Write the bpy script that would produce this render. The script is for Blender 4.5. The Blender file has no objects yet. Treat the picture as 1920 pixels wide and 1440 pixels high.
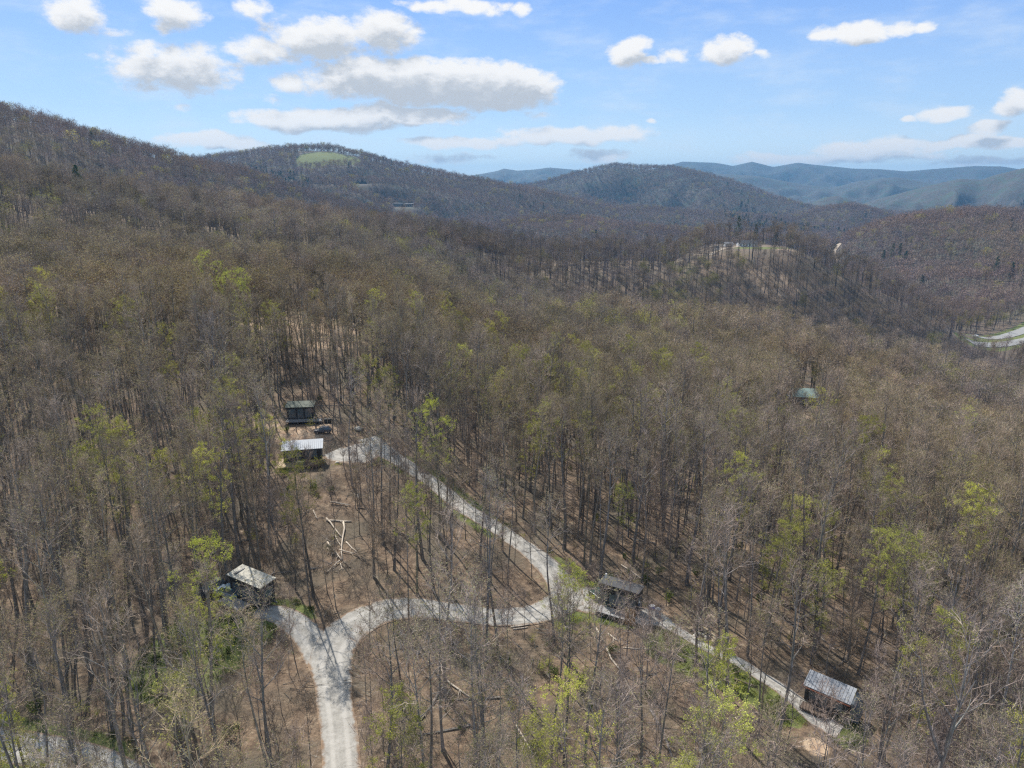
import bpy, math, random
import numpy as np
from mathutils import Vector, Matrix
R = math.radians
sc = bpy.context.scene
col = sc.collection

# ------------------------------------------------------------------ camera
FPX = 1321.0; PITCH = R(15.9); CAMZ = 60.0
cd = bpy.data.cameras.new("camera"); cam = bpy.data.objects.new("camera", cd); col.objects.link(cam)
cam.location = (0, 0, CAMZ); cam.rotation_euler = (R(90) - PITCH, 0, 0)
cd.sensor_width = 36; cd.lens = 36 * FPX / 1920; cd.clip_start = 0.5; cd.clip_end = 40000
sc.camera = cam
sc.view_settings.view_transform = 'Standard'; sc.view_settings.look = 'None'
sc.view_settings.gamma = 1; sc.view_settings.exposure = 0.47
sc.cycles.max_bounces = 4; sc.cycles.diffuse_bounces = 1; sc.cycles.glossy_bounces = 2
sc.cycles.transparent_max_bounces = 8; sc.cycles.volume_bounces = 0
sc.cycles.use_denoising = False; sc.cycles.pixel_filter_type = 'BLACKMAN_HARRIS'; sc.cycles.filter_width = 1.3
sc.cycles.use_adaptive_sampling = True; sc.cycles.adaptive_threshold = 0.01
SUN_EL = R(49); SUN_AZ = R(-30)            # azimuth from +Y (ahead) towards +X; ahead and to the left

def ray(px, py):
    """azimuth from +Y and tangent of elevation of a photo pixel (1920 wide)"""
    x = px - 960.0; v = 720.0 - py
    Y = FPX * math.cos(PITCH) + v * math.sin(PITCH)
    Z = v * math.cos(PITCH) - FPX * math.sin(PITCH)
    return math.atan2(x, Y), Z / math.hypot(x, Y)

# ------------------------------------------------------------------ node helper
class NT:
    def __init__(s, tree): s.t = tree; s.n = tree.nodes; s.l = tree.links
    def new(s, typ, **kw):
        nd = s.n.new(typ)
        for k, v in kw.items(): setattr(nd, k, v)
        return nd
    def put(s, sock, v):
        if isinstance(v, bpy.types.NodeSocket): s.l.new(v, sock)
        elif v is not None: sock.default_value = v
    def math(s, op, a, b=None, c=None, clamp=False):
        nd = s.new('ShaderNodeMath', operation=op, use_clamp=clamp)
        s.put(nd.inputs[0], a)
        if b is not None: s.put(nd.inputs[1], b)
        if c is not None: s.put(nd.inputs[2], c)
        return nd.outputs[0]
    def vmath(s, op, a, b=None, c=None):
        nd = s.new('ShaderNodeVectorMath', operation=op)
        s.put(nd.inputs[0], a)
        if b is not None: s.put(nd.inputs[1], b)
        if c is not None: s.put(nd.inputs[2], c)
        return nd.outputs['Value'] if op in ('DOT_PRODUCT', 'LENGTH') else nd.outputs[0]
    def noise(s, vec, scale, detail=3, rough=.5, out=0, dist=0):
        nd = s.new('ShaderNodeTexNoise'); s.put(nd.inputs['Vector'], vec)
        nd.inputs['Scale'].default_value = scale; nd.inputs['Detail'].default_value = detail
        nd.inputs['Roughness'].default_value = rough; nd.inputs['Distortion'].default_value = dist
        return nd.outputs[out]
    def mix(s, f, a, b, blend='MIX'):
        nd = s.new('ShaderNodeMix', data_type='RGBA', blend_type=blend)
        s.put(nd.inputs[0], f); s.put(nd.inputs[6], a); s.put(nd.inputs[7], b)
        return nd.outputs[2]
    def ramp(s, f, stops, interp='LINEAR'):
        nd = s.new('ShaderNodeValToRGB'); nd.color_ramp.interpolation = interp
        e = nd.color_ramp.elements
        while len(e) < len(stops): e.new(.5)
        for q, (p, c) in zip(e, stops): q.position = p; q.color = tuple(c) + (1,) if len(c) == 3 else c
        s.put(nd.inputs[0], f); return nd.outputs[0]
    def remap(s, v, a, b, c=0., d=1., smooth=True):
        nd = s.new('ShaderNodeMapRange', interpolation_type='SMOOTHSTEP' if smooth else 'LINEAR')
        s.put(nd.inputs[0], v)
        for i, q in enumerate((a, b, c, d)): nd.inputs[i + 1].default_value = q
        return nd.outputs[0]

# ------------------------------------------------------------------ sky
# (px, py, half width, half height, strength) of every cloud in the photo
CLOUDS = [(140,22,62,36,1.),(215,52,20,10,.6),(322,28,52,30,1.),(478,18,34,18,.8),(860,12,110,12,.9),(980,22,18,12,.7),
 (330,130,118,40,1.1),(385,97,30,12,.5),(275,95,30,18,.8),(500,96,74,22,.9),(600,72,110,34,1.15),(715,62,72,34,1.05),(540,150,38,20,1.),
 (800,152,235,40,1.5),(930,165,125,38,1.5),(700,128,120,22,1.2),(600,224,160,22,1.5),(770,214,120,18,1.4),(510,226,75,12,1.1),
 (1185,98,42,24,1.1),(1225,112,26,8,.8),(1268,104,26,14,.6),(1362,94,54,24,1.1),(1430,100,22,8,.6),
 (1550,62,36,14,1.),(1615,58,60,18,1.),(1680,48,44,14,.9),(1730,45,22,10,.8),
 (400,268,110,16,1.1),(1080,254,150,18,1.2),(860,270,100,13,1.1),(960,262,60,10,.8),(840,298,90,9,.6),(1120,292,60,15,.9),(1225,232,14,5,.7),
 (1770,212,42,17,1.),(1710,223,18,6,.7),(1900,192,42,26,1.2),(1858,243,32,16,1.15),(1830,268,150,13,1.05),(1640,276,120,18,1.1),
 (1500,296,140,13,.9),(1600,292,170,13,.9),(1860,302,110,9,.8),(1440,302,90,8,.7),(338,202,18,6,.5),(510,180,24,10,.4),(1005,213,22,7,.5)]
def build_world():
    w = bpy.data.worlds.new("World"); sc.world = w; w.use_nodes = True
    t = NT(w.node_tree); t.n.clear()
    out = t.new('ShaderNodeOutputWorld'); bg = t.new('ShaderNodeBackground')
    sky = t.new('ShaderNodeTexSky', sky_type='NISHITA'); sky.sun_disc = False
    sky.sun_elevation = SUN_EL; sky.sun_rotation = SUN_AZ; sky.altitude = 900
    sky.air_density = 1.0; sky.dust_density = 0.35; sky.ozone_density = 2.2
    # cloud layer, laid out in azimuth / elevation (degrees) so it belongs to the sky dome
    g = bpy.data.node_groups.new("cloud_density", 'ShaderNodeTree')
    g.interface.new_socket('P', in_out='INPUT', socket_type='NodeSocketVector')
    g.interface.new_socket('D', in_out='OUTPUT', socket_type='NodeSocketFloat')
    q = NT(g); gi = q.new('NodeGroupInput'); go = q.new('NodeGroupOutput'); P = gi.outputs[0]
    st = q.vmath('MULTIPLY', P, (1, 1.7, 1))
    wv = q.vmath('SUBTRACT', q.noise(st, .3, 2, .5, out=1), (.5, .5, .5))
    P2 = q.vmath('ADD', P, q.vmath('MULTIPLY', wv, (2.6, 1.5, 0)))
    cur = None
    for px, py, a, b, s in CLOUDS:
        az, te = ray(px, py); el = math.degrees(math.atan(te)); az = math.degrees(az)
        k = math.degrees(1 / FPX) * (math.cos(R(az)))
        ax = a * k * 1.02; by = b * k * 1.08
        v = q.vmath('MULTIPLY_ADD', P2, (1 / ax, 1 / by, 0), (-az / ax, -el / by, 0))
        d = q.math('MULTIPLY_ADD', q.vmath('DOT_PRODUCT', v, v), -s, s)
        cur = d if cur is None else q.math('MAXIMUM', cur, d)
    n = q.noise(st, .75, 9, .64)
    D = q.math('ADD', cur, q.math('MULTIPLY', q.math('SUBTRACT', n, .52), 2.0))
    q.l.new(D, go.inputs[0])
    tc = t.new('ShaderNodeTexCoord'); sep = t.new('ShaderNodeSeparateXYZ'); t.l.new(tc.outputs['Generated'], sep.inputs[0])
    X, Y, Z = sep.outputs
    az = t.math('MULTIPLY', t.math('ARCTAN2', X, Y), 57.2958)
    el = t.math('MULTIPLY', t.math('ARCSINE', Z), 57.2958)
    cb = t.new('ShaderNodeCombineXYZ'); t.l.new(az, cb.inputs[0]); t.l.new(el, cb.inputs[1]); P = cb.outputs[0]
    def D(p):
        nd = t.new('ShaderNodeGroup'); nd.node_tree = g; t.put(nd.inputs[0], p); return nd.outputs[0]
    d0 = D(P); d1 = D(t.vmath('ADD', P, (-.2, 1.1, 0)))
    alpha = t.remap(d0, -.08, .75)
    depth = t.remap(d1, -.3, 1.3)       # how much cloud lies above this point
    edge = t.remap(t.math('SUBTRACT', d0, d1), -.2, 1.2)
    ccol = t.ramp(depth, [(0, (1.0, .985, .965)), (.4, (.86, .86, .865)), (.85, (.60, .63, .67))])
    ccol = t.mix(t.math('MULTIPLY', edge, .45), ccol, (1.12, 1.10, 1.07, 1))
    # fainter towards the horizon
    far = t.remap(el, 0, 6, .9, 1.)
    thin = t.remap(t.noise(t.vmath('MULTIPLY', P, (.5, 1.6, 1)), .35, 5, .6), .42, .8, 0, .4)
    grad = t.ramp(t.remap(el, -2, 30, 0, 1, False), [(0, (7.8, 8.6, 8.8)), (.10, (6.0, 7.2, 8.2)), (.22, (3.5, 5.1, 7.5)), (.5, (1.55, 3.1, 7.2)), (.62, (1.5, 2.9, 6.4)), (1, (3.2, 4.0, 5.2))])
    skyc = t.mix(.75, t.vmath('MULTIPLY', sky.outputs[0], SKY_GAIN), grad)
    skyc = t.mix(thin, skyc, (6.0, 6.6, 7.2, 1))
    cc = t.vmath('MULTIPLY', ccol, (CLOUD_GAIN,) * 3)
    c = t.mix(t.math('MULTIPLY', alpha, far), skyc, cc)
    t.l.new(c, bg.inputs[0]); bg.inputs[1].default_value = 0.1
    bg2 = t.new('ShaderNodeBackground'); t.l.new(skyc, bg2.inputs[0]); bg2.inputs[1].default_value = 0.1
    # the cloud field lies low over the hills ahead; the rest of the sky is clear
    band = t.math('MULTIPLY', t.math('MULTIPLY', t.math('GREATER_THAN', el, -1.), t.math('LESS_THAN', el, 21.)), t.math('LESS_THAN', t.math('ABSOLUTE', az), 52.))
    ms = t.new('ShaderNodeMixShader'); t.l.new(band, ms.inputs[0]); t.l.new(bg2.outputs[0], ms.inputs[1]); t.l.new(bg.outputs[0], ms.inputs[2])
    t.l.new(ms.outputs[0], out.inputs[0])
SKY_GAIN = (.95, 1.0, 1.0); CLOUD_GAIN = 7.0
build_world()
sl = bpy.data.lights.new("sun", 'SUN'); sl.energy = 4.6; sl.angle = R(.53); sl.color = (1, .955, .88)
so = bpy.data.objects.new("sun", sl); col.objects.link(so)
sdir = Vector((math.sin(SUN_AZ) * math.cos(SUN_EL), math.cos(SUN_AZ) * math.cos(SUN_EL), math.sin(SUN_EL)))
so.rotation_euler = sdir.to_track_quat('Z', 'Y').to_euler(); so.location = (0, 0, 300)

# ------------------------------------------------------------------ noise and terrain
def _hash(ix, iy, seed):
    h = (ix.astype(np.int64) * 374761393 + iy.astype(np.int64) * 668265263 + seed * 1442695041) & 0xFFFFFFFF
    h = ((h ^ (h >> 13)) * 1274126177) & 0xFFFFFFFF
    return ((h ^ (h >> 16)) & 0xFFFFFF) / float(0xFFFFFF)
def vnoise(x, y, s, seed=0):
    x = np.asarray(x, float) / s; y = np.asarray(y, float) / s
    ix = np.floor(x); iy = np.floor(y); fx = x - ix; fy = y - iy
    fx = fx * fx * fx * (fx * (fx * 6 - 15) + 10); fy = fy * fy * fy * (fy * (fy * 6 - 15) + 10)
    a = _hash(ix, iy, seed); b = _hash(ix + 1, iy, seed); c = _hash(ix, iy + 1, seed); d = _hash(ix + 1, iy + 1, seed)
    return (a + (b - a) * fx) * (1 - fy) + (c + (d - c) * fx) * fy - .5
def fbm(x, y, s, o=4, seed=0, g=.5):
    r = 0; a = 1.
    for i in range(o): r = r + a * vnoise(x * .8 + y * .6, y * .8 - x * .6, s, seed + i * 17); s *= .5; a *= g
    return r
def sstep(x, a, b):
    t = np.clip((x - a) / (b - a), 0, 1); return t * t * (3 - 2 * t)

NA = [-62, -45, -36, -28, -20, -10, 0, 10, 20, 28, 36, 45, 62]
NR = [5, 60, 90, 120, 160, 200, 250, 300, 380, 440, 500, 560, 620, 700, 800]
NZ = [
 [0]*13,
 [1, 0, 0, 0, 0, 0, 0,-1,-1,-1,-2,-2,-3],
 [6, 4, 3, 2, 0, 1, 0, 0,-1,-2,-3,-4,-6],
 [11,9, 7, 6, 5, 3, 2, 0,-2,-3,-5,-7,-9],
 [15,14,12,12,10, 8,-1,-4,-6,-10,-13,-15,-17],
 [20,18,16,16,15,10,-4,-9,-11,-16,-22,-25,-28],
 [26,23,20,20,18,12,-7,-14,-18,-22,-29,-33,-36],
 [34,30,26,24,20,12,-10,-19,-24,-28,-36,-42,-46],
 [52,48,42,34,27,13,-16,-23,-29,-37,-46,-52,-58],
 [70,64,53,40,30,15,-16,-36,-35,-43,-54,-62,-68],
 [80,70,56,40,31,16,-12,-40,-60,-66,-64,-72,-80],
 [84,72,56,38,30,17,-2,-20,-44,-66,-74,-84,-92],
 [86,74,54,36,26,16,-2,-7,-14,-48,-79,-90,-98],
 [90,78,52,36,22,10,-20,-9, 6,-18,-74,-84,-92],
 [100,86,56,38,16,4,-30,-24,-16,-34,-68,-76,-88],
]
NZ = np.array(NZ, float)
def _cubic(xs, vals, x):
    """Catmull-Rom along axis 0 of vals with knots xs at scalar array x -> values (len(x), ...)"""
    xs = np.asarray(xs, float); i = np.clip(np.searchsorted(xs, x) - 1, 0, len(xs) - 2)
    return i, np.clip((x - xs[i]) / (xs[i + 1] - xs[i]), 0, 1)
def near_z(az, r):
    ad = np.degrees(az); lr = np.log(np.clip(r, 5, 800)); 
    ia, fa = _cubic(NA, None, ad); ir, fr = _cubic(np.log(NR), None, lr)
    def cr(p0, p1, p2, p3, t): return p1 + .5 * t * (p2 - p0 + t * (2*p0 - 5*p1 + 4*p2 - p3 + t * (3*(p1 - p2) + p3 - p0)))
    rows = []
    for dr in (-1, 0, 1, 2):
        rr = np.clip(ir + dr, 0, len(NR) - 1)
        v = [NZ[rr, np.clip(ia + da, 0, len(NA) - 1)] for da in (-1, 0, 1, 2)]
        rows.append(cr(*v, fa))
    return cr(*rows, fr)
# ridges: canopy line of each crest (px, py, distance), slope towards the viewer, slope behind
RIDGES = [
 ([(-500,95,1000),(-200,140,1000),(0,186,1000),(50,200,1000),(100,213,1010),(150,228,1030),(200,242,1050),(250,258,1080),(300,269,1100),(350,287,1120),(400,297,1150),(460,308,1200),(520,330,1250),(600,354,1300),(700,380,1350),(850,440,1400)], .30, .35, 20),
 ([(150,330,2200),(300,303,2200),(400,289,2150),(460,283,2100),(500,276,2100),(560,271,2080),(620,272,2050),(680,284,2050),(740,301,2050),(800,314,2050),(850,325,2050),(900,333,2100),(1000,352,2150),(1100,375,2200),(1250,410,2300)], .30, .35, 16),
 ([(780,400,3200),(850,372,3200),(960,353,3250),(1020,342,3300),(1080,324,3300),(1150,309,3300),(1200,312,3300),(1260,314,3300),(1330,328,3250),(1400,349,3200),(1450,367,3150),(1500,382,3100),(1560,398,3000),(1640,425,2900)], .27, .3, 12),
 ([(1440,420,2400),(1480,408,2400),(1540,388,2400),(1590,381,2400),(1640,390,2400),(1700,408,2400),(1760,425,2400)], .25, .3, 14),
 ([(1500,470,1350),(1560,445,1400),(1600,430,1400),(1640,412,1400),(1700,398,1400),(1780,387,1380),(1850,384,1350),(1920,388,1300),(2100,370,1300),(2500,340,1300)], .26, .3, 18),
 ([(820,338,8000),(880,330,8000),(930,321,8000),(945,316,8000),(970,320,8000),(1000,318,8000),(1030,314,8000),(1075,318,8000),(1150,326,8000),(1250,330,8000)], .2, .3, 0),
 ([(1180,330,8800),(1230,316,8800),(1280,303,8800),(1340,305,8800),(1375,311,8800),(1410,303,8800),(1450,313,8800),(1495,305,8800),(1530,309,8800),(1600,316,8800),(1650,317,8800),(1700,321,8800),(1760,316,8800),(1830,311,8800),(1880,312,8800),(1940,322,8800),(2300,310,8800)], .2, .3, 0),
 ([(1260,322,6300),(1340,325,6300),(1420,330,6300),(1500,345,6300),(1560,352,6300),(1620,338,6300),(1680,332,6300),(1740,342,6300),(1800,350,6300),(1900,360,6300)], .2, .3, 0),
 ([(1520,405,4500),(1580,390,4500),(1640,372,4500),(1700,356,4500),(1750,343,4500),(1800,332,4500),(1840,334,4500),(1870,324,4500),(1920,312,4500),(2100,296,4500),(2500,300,4500)], .22, .3, 8),
 ([(1480,392,3900),(1520,378,3900),(1545,366,3900),(1570,363,3900),(1595,370,3900),(1640,388,3900)], .24, .3, 10),
 ([(860,425,1500),(940,412,1500),(1020,400,1550),(1100,404,1550),(1160,412,1500),(1240,420,1500),(1340,428,1450),(1440,436,1400)], .22, .22, 18),
 ([(1050,395,2300),(1120,388,2300),(1200,384,2300),(1280,392,2300),(1360,396,2300),(1440,402,2300),(1500,412,2300)], .22, .25, 16),
 ([(150,392,820),(300,372,850),(400,362,850),(500,372,850),(600,388,900),(760,398,900),(860,418,900)], .2, .2, 20),
]
_RD = []
for pts, s1, s2, tree in RIDGES:
    A = []; Zc = []; Rc = []
    for px, py, r in pts:
        a, te = ray(px, py); A.append(a); Rc.append(r); Zc.append(CAMZ + r * te - tree)
    _RD.append((np.array(A), np.array(Zc), np.array(Rc), s1, s2))
def far_z(az, r, x, y):
    base = -78 + 26 * sstep(az, R(-5), R(-28)) * 4
    spur = np.abs(fbm(x, y, 420, 3, 7)) * 2
    spur2 = np.abs(fbm(x, y, 170, 3, 31)) * 2
    z = base + 20 * fbm(x, y, 500, 4, 3) * np.clip(r / 2000, .4, 2)
    for A, Zc, Rc, s1, s2 in _RD:
        zc = np.interp(az, A, Zc); rc = np.interp(az, A, Rc)
        off = np.maximum(A[0] - az, az - A[-1]); zc = zc - np.clip(off, 0, 9) * rc * .35
        d = rc - r; w = 45 + rc * .012
        prof = np.sqrt(d * d + w * w) - w
        zi = zc - np.where(d > 0, s1, s2) * prof
        nz = np.clip(prof / (150 + rc * .05), 0, 1)
        sc_ = np.clip(rc / 1500, .6, 2.6)
        zi = zi + nz * sc_ * (50 * (.30 - spur) + 17 * (.3 - spur2))
        k = 10.
        m = np.maximum(z, zi); z = m + np.log1p(np.exp(-np.abs(z - zi) / k)) * k * .6
    return z
def pads(): return PADS
PADS = []   # (x, y, z, r_in, r_out)
def H(x, y, pad=True):
    x = np.asarray(x, float); y = np.asarray(y, float)
    r = np.maximum(np.hypot(x, y), 5); az = np.arctan2(x, y)
    w = sstep(r, 640, 830)
    zn = near_z(az, r); zf = far_z(az, r, x, y)
    z = zn * (1 - w) + zf * w
    z = z + (1 - w) * np.clip(r / 250, .25, 1.5) * 5 * fbm(x, y, 90, 3, 5) + .5 * vnoise(x, y, 9, 9) * sstep(r, 20, 50) + .9 * vnoise(x, y, 23, 19)
    if pad:
        for (cx, cy, cz, a, b) in PADS:
            q = 1 - sstep(np.hypot(x - cx, y - cy), a, b)
            z = z * (1 - q) + cz * q
    return z
def h1(x, y): return float(H(np.array([x]), np.array([y]))[0])
def ground(px, py, rmin=20, rmax=9000):
    """where the sight line of a photo pixel meets the ground"""
    az, te = ray(px, py)
    rs = np.exp(np.linspace(math.log(rmin), math.log(rmax), 3000))
    z = H(rs * math.sin(az), rs * math.cos(az)); d = z - (CAMZ + rs * te)
    k = np.argmax(d > 0)
    if d[k] <= 0: k = len(rs) - 1
    k = max(k, 1); f = d[k - 1] / (d[k - 1] - d[k]) if d[k] != d[k - 1] else 0
    r = rs[k - 1] + (rs[k] - rs[k - 1]) * f
    return r * math.sin(az), r * math.cos(az)

# ------------------------------------------------------------------ helpers for things
def tag(o, label=None, cat=None, group=None, kind=None):
    if label: o['label'] = label
    if cat: o['category'] = cat
    if group: o['group'] = group
    if kind: o['kind'] = kind
    return o
def mesh_obj(name, V, F, mats, mi=None, parent=None, smooth=False, loc=None):
    me = bpy.data.meshes.new(name)
    me.from_pydata([tuple(v) for v in V], [], [tuple(f) for f in F])
    for m in (mats if isinstance(mats, (list, tuple)) else [mats]): me.materials.append(m)
    if mi is not None: me.polygons.foreach_set('material_index', np.array(mi, np.int32))
    if smooth: me.polygons.foreach_set('use_smooth', np.ones(len(F), bool))
    me.update()
    o = bpy.data.objects.new(name, me); col.objects.link(o)
    if parent: o.parent = parent
    if loc is not None: o.location = loc
    return o
def empty(name, loc, rz=0, **kw):
    o = bpy.data.objects.new(name, None); col.objects.link(o); o.location = loc; o.rotation_euler = (0, 0, rz)
    o.empty_display_size = .5
    return tag(o, **kw)
def mat(name, base=(.5, .5, .5), rough=.8, metal=0., var=.15, vscale=2., build=None, bump=0.):
    m = bpy.data.materials.new(name); m.use_nodes = True; t = NT(m.node_tree)
    b = t.n['Principled BSDF']; b.inputs['Roughness'].default_value = rough; b.inputs['Metallic'].default_value = metal
    tc = t.new('ShaderNodeTexCoord'); P = tc.outputs['Object']
    if build: c = build(t, P, b)
    else:
        n = t.noise(P, vscale, 4, .6)
        c = t.mix(n, tuple(q * (1 - var) for q in base) + (1,), tuple(min(q * (1 + var), 1) for q in base) + (1,))
    if c is not None: t.put(b.inputs['Base Color'], c)
    if bump:
        bp = t.new('ShaderNodeBump'); bp.inputs['Strength'].default_value = bump; bp.inputs['Distance'].default_value = .1
        t.l.new(t.noise(P, vscale * 4, 4, .6), bp.inputs['Height']); t.l.new(bp.outputs[0], b.inputs['Normal'])
    return m
def rgba(r, g, b): return (r, g, b, 1)
def attr(t, name, typ='GEOMETRY', out='Fac'):
    a = t.new('ShaderNodeAttribute', attribute_name=name, attribute_type=typ); return a.outputs[out]

# ------------------------------------------------------------------ house sites
def site(px, py, dz=0., a=7, b=13, r=None, z=None):
    if r is None: x, y = ground(px, py)
    else:
        az, te = ray(px, py); x, y = r * math.sin(az), r * math.cos(az)
        if z is None: z = CAMZ + r * te
    if z is None: z = h1(x, y)
    return (x, y, z + dz, a, b)
S_C3 = site(476, 1128); S_C4 = site(1163, 1142); S_C5 = site(1550, 1328); S_C2 = site(570, 868); S_C1 = site(566, 788)
S_GREEN = site(1507, 752, a=11, b=24)
S_WHITE = site(1400, 462, r=700, a=34, b=85)
S_LODGE = site(756, 388, a=30, b=90)
S_BLACK = site(678, 345, a=18, b=70)
PADS += [S_C3, S_C4, S_C5, S_C2, S_C1, S_GREEN, S_WHITE, S_LODGE, S_BLACK]

# ------------------------------------------------------------------ roads (photo pixels dropped on the ground)
def smooth_path(P, step=1.0):
    P = np.array(P, float)
    Q = [P[0]] + list(P) + [P[-1]]; out = []
    for i in range(1, len(Q) - 2):
        p0, p1, p2, p3 = Q[i - 1], Q[i], Q[i + 1], Q[i + 2]
        n = max(2, int(np.linalg.norm((p2 - p1)[:2]) / step))
        for k in range(n):
            u = k / n
            out.append(p1 + .5 * u * (p2 - p0 + u * (2 * p0 - 5 * p1 + 4 * p2 - p3 + u * (3 * (p1 - p2) + p3 - p0))))
    out.append(P[-1]); return np.array(out)
def px_path(L, step=1.0):
    """L: (px, py, half width in m)"""
    return smooth_path([(*ground(a, b), w) for a, b, w in L], step)
ROADS = {}
ROADS['main'] = px_path([(640,1560,2.3),(640,1440,2.2),(634,1360,2.2),(624,1280,2.5),(622,1225,3.2),(655,1180,3.2),(710,1150,2.6),(780,1140,2.4),(860,1150,2.3),(940,1158,2.3),(1010,1150,2.5),(1060,1128,3.2)])
ROADS['upper'] = px_path([(1062,1135,3.),(1060,1105,3.0),(1035,1070,2.4),(990,1030,2.0),(930,990,1.9),(870,952,1.9),(810,905,1.9),(755,868,2.1),(715,842,2.6),(688,822,2.8)])
ROADS['yard'] = px_path([(700,838,3.2),(665,852,4.6),(640,852,4.2),(622,848,2.4)])
ROADS['spur'] = px_path([(610,1235,2.6),(580,1195,2.3),(548,1165,2.2),(515,1150,2.0),(480,1146,1.8)])
ROADS['east'] = px_path([(1050,1120,3.6),(1090,1122,3.8),(1140,1135,3.4),(1190,1152,2.6),(1230,1160,2.1),(1262,1178,1.1),(1300,1200,1.0),(1350,1226,1.0),(1400,1250,1.0),(1450,1282,1.1),(1495,1316,1.2),(1535,1350,1.4),(1575,1372,1.5)])
ROADS['corner'] = px_path([(-160,1375,2.2),(-60,1385,2.2),(40,1400,2.2),(130,1418,2.2),(200,1440,2.2),(270,1475,2.2)])
NEAR_ROADS = ['main', 'upper', 'yard', 'spur', 'east', 'corner']
ROADPTS = np.concatenate([ROADS[k] for k in NEAR_ROADS])
def road_dist(x, y):
    """distance to the edge of the nearest gravel road"""
    x = np.asarray(x); y = np.asarray(y); d = np.full(x.shape, 99.)
    m = (np.hypot(x, y) < 260)
    if m.any():
        xx = x[m][:, None]; yy = y[m][:, None]; best = np.full(xx.shape[0], 99.)
        for i in range(0, len(ROADPTS), 200):
            c = ROADPTS[i:i + 200]
            best = np.minimum(best, (np.hypot(xx - c[:, 0], yy - c[:, 1]) - c[:, 2]).min(1))
        d[m] = best
    return d
# far roads, in plan: (azimuth pixel column, distance, half width)
def pol(px, r, w=None):
    az = ray(px, 600)[0]; q = (r * math.sin(az), r * math.cos(az)); return q if w is None else (*q, w)
HWY_N = smooth_path([pol(1790,735,4.5), pol(1835,752,4.5), pol(1880,792,5), pol(1925,850,5.5), pol(2000,960,5.5), pol(2100,1150,5.5)], 4)
HWY_S = smooth_path([pol(1825,690,4.5), pol(1855,708,4.5), pol(1890,745,5.5), pol(1935,800,5.5), pol(2010,905,5.5), pol(2110,1085,5.5)], 4)
CREST = smooth_path([pol(1130,380,2.2), pol(1250,392,2.2), pol(1350,402,2.2), pol(1450,410,2.4), pol(1520,418,2.6), pol(1600,424,2.6), pol(1660,425,2.2)], 2)
LANE = smooth_path([(*ground(1888,714),5), (*ground(1905,724),5), (*ground(1935,745),5), (*ground(1990,780),5)], 2)
DRIVE = smooth_path([pol(1322,648,2.6), pol(1345,668,2.6), pol(1370,690,2.6), pol(1392,700,2.6), pol(1425,705,2.6)], 2)
VALLEYRD = smooth_path([pol(1556,1290,2.5), pol(1548,1340,3), pol(1556,1390,3), pol(1546,1440,3.5)], 5)

# ------------------------------------------------------------------ ground
def ground_mat():
    def b(t, P, bs):
        n1 = t.noise(P, .9, 6, .65); n2 = t.noise(P, .12, 4, .55); n3 = t.noise(P, 4.5, 4, .7); n4 = t.noise(P, .02, 4, .6)
        litter = t.ramp(n1, [(.28, (.07, .046, .03)), (.45, (.15, .10, .063)), (.58, (.24, .165, .105)), (.72, (.36, .28, .19))])
        litter = t.mix(t.remap(n2, .42, .66), litter, rgba(.125, .10, .068))
        litter = t.mix(t.math('MULTIPLY', t.remap(n3, .5, .72), .55), litter, rgba(.07, .045, .03))
        litter = t.mix(t.math('MULTIPLY', t.remap(t.noise(P, 2.2, 3, .6), .6, .75), .5), litter, rgba(.36, .27, .19))
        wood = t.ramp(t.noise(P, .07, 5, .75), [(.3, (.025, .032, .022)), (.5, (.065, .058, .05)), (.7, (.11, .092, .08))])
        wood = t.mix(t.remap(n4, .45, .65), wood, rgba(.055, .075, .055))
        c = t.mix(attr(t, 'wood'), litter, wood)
        grass = t.ramp(t.noise(P, .5, 5, .6), [(.3, (.085, .105, .025)), (.6, (.15, .17, .045)), (.8, (.25, .23, .09))])
        gm = t.math('ADD', attr(t, 'grass'), t.math('MULTIPLY', t.math('SUBTRACT', n1, .5), .9))
        c = t.mix(t.remap(gm, .35, .6), c, grass)
        soil = t.ramp(n1, [(.3, (.33, .20, .12)), (.6, (.50, .37, .25)), (.8, (.58, .47, .34))])
        sm = t.math('ADD', attr(t, 'soil'), t.math('MULTIPLY', t.math('SUBTRACT', n2, .5), .8))
        c = t.mix(t.remap(sm, .35, .65), c, soil)
        bp = t.new('ShaderNodeBump'); bp.inputs['Strength'].default_value = .9; bp.inputs['Distance'].default_value = .35
        t.l.new(t.noise(P, 1.6, 6, .7), bp.inputs['Height']); t.l.new(bp.outputs[0], bs.inputs['Normal'])
        return c
    return mat('leaf_litter', rough=.95, build=b)
def ell(x, y, cx, cy, a, b, ang=0):
    c, s = math.cos(ang), math.sin(ang); dx = x - cx; dy = y - cy
    return 1 - np.hypot((dx * c + dy * s) / a, (-dx * s + dy * c) / b)
def path_dist(x, y, P):
    d = np.full(x.shape, 1e9)
    for i in range(0, len(P), 50):
        c = P[i:i + 50]; d = np.minimum(d, np.hypot(x[:, None] - c[:, 0], y[:, None] - c[:, 1]).min(1))
    return d
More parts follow.
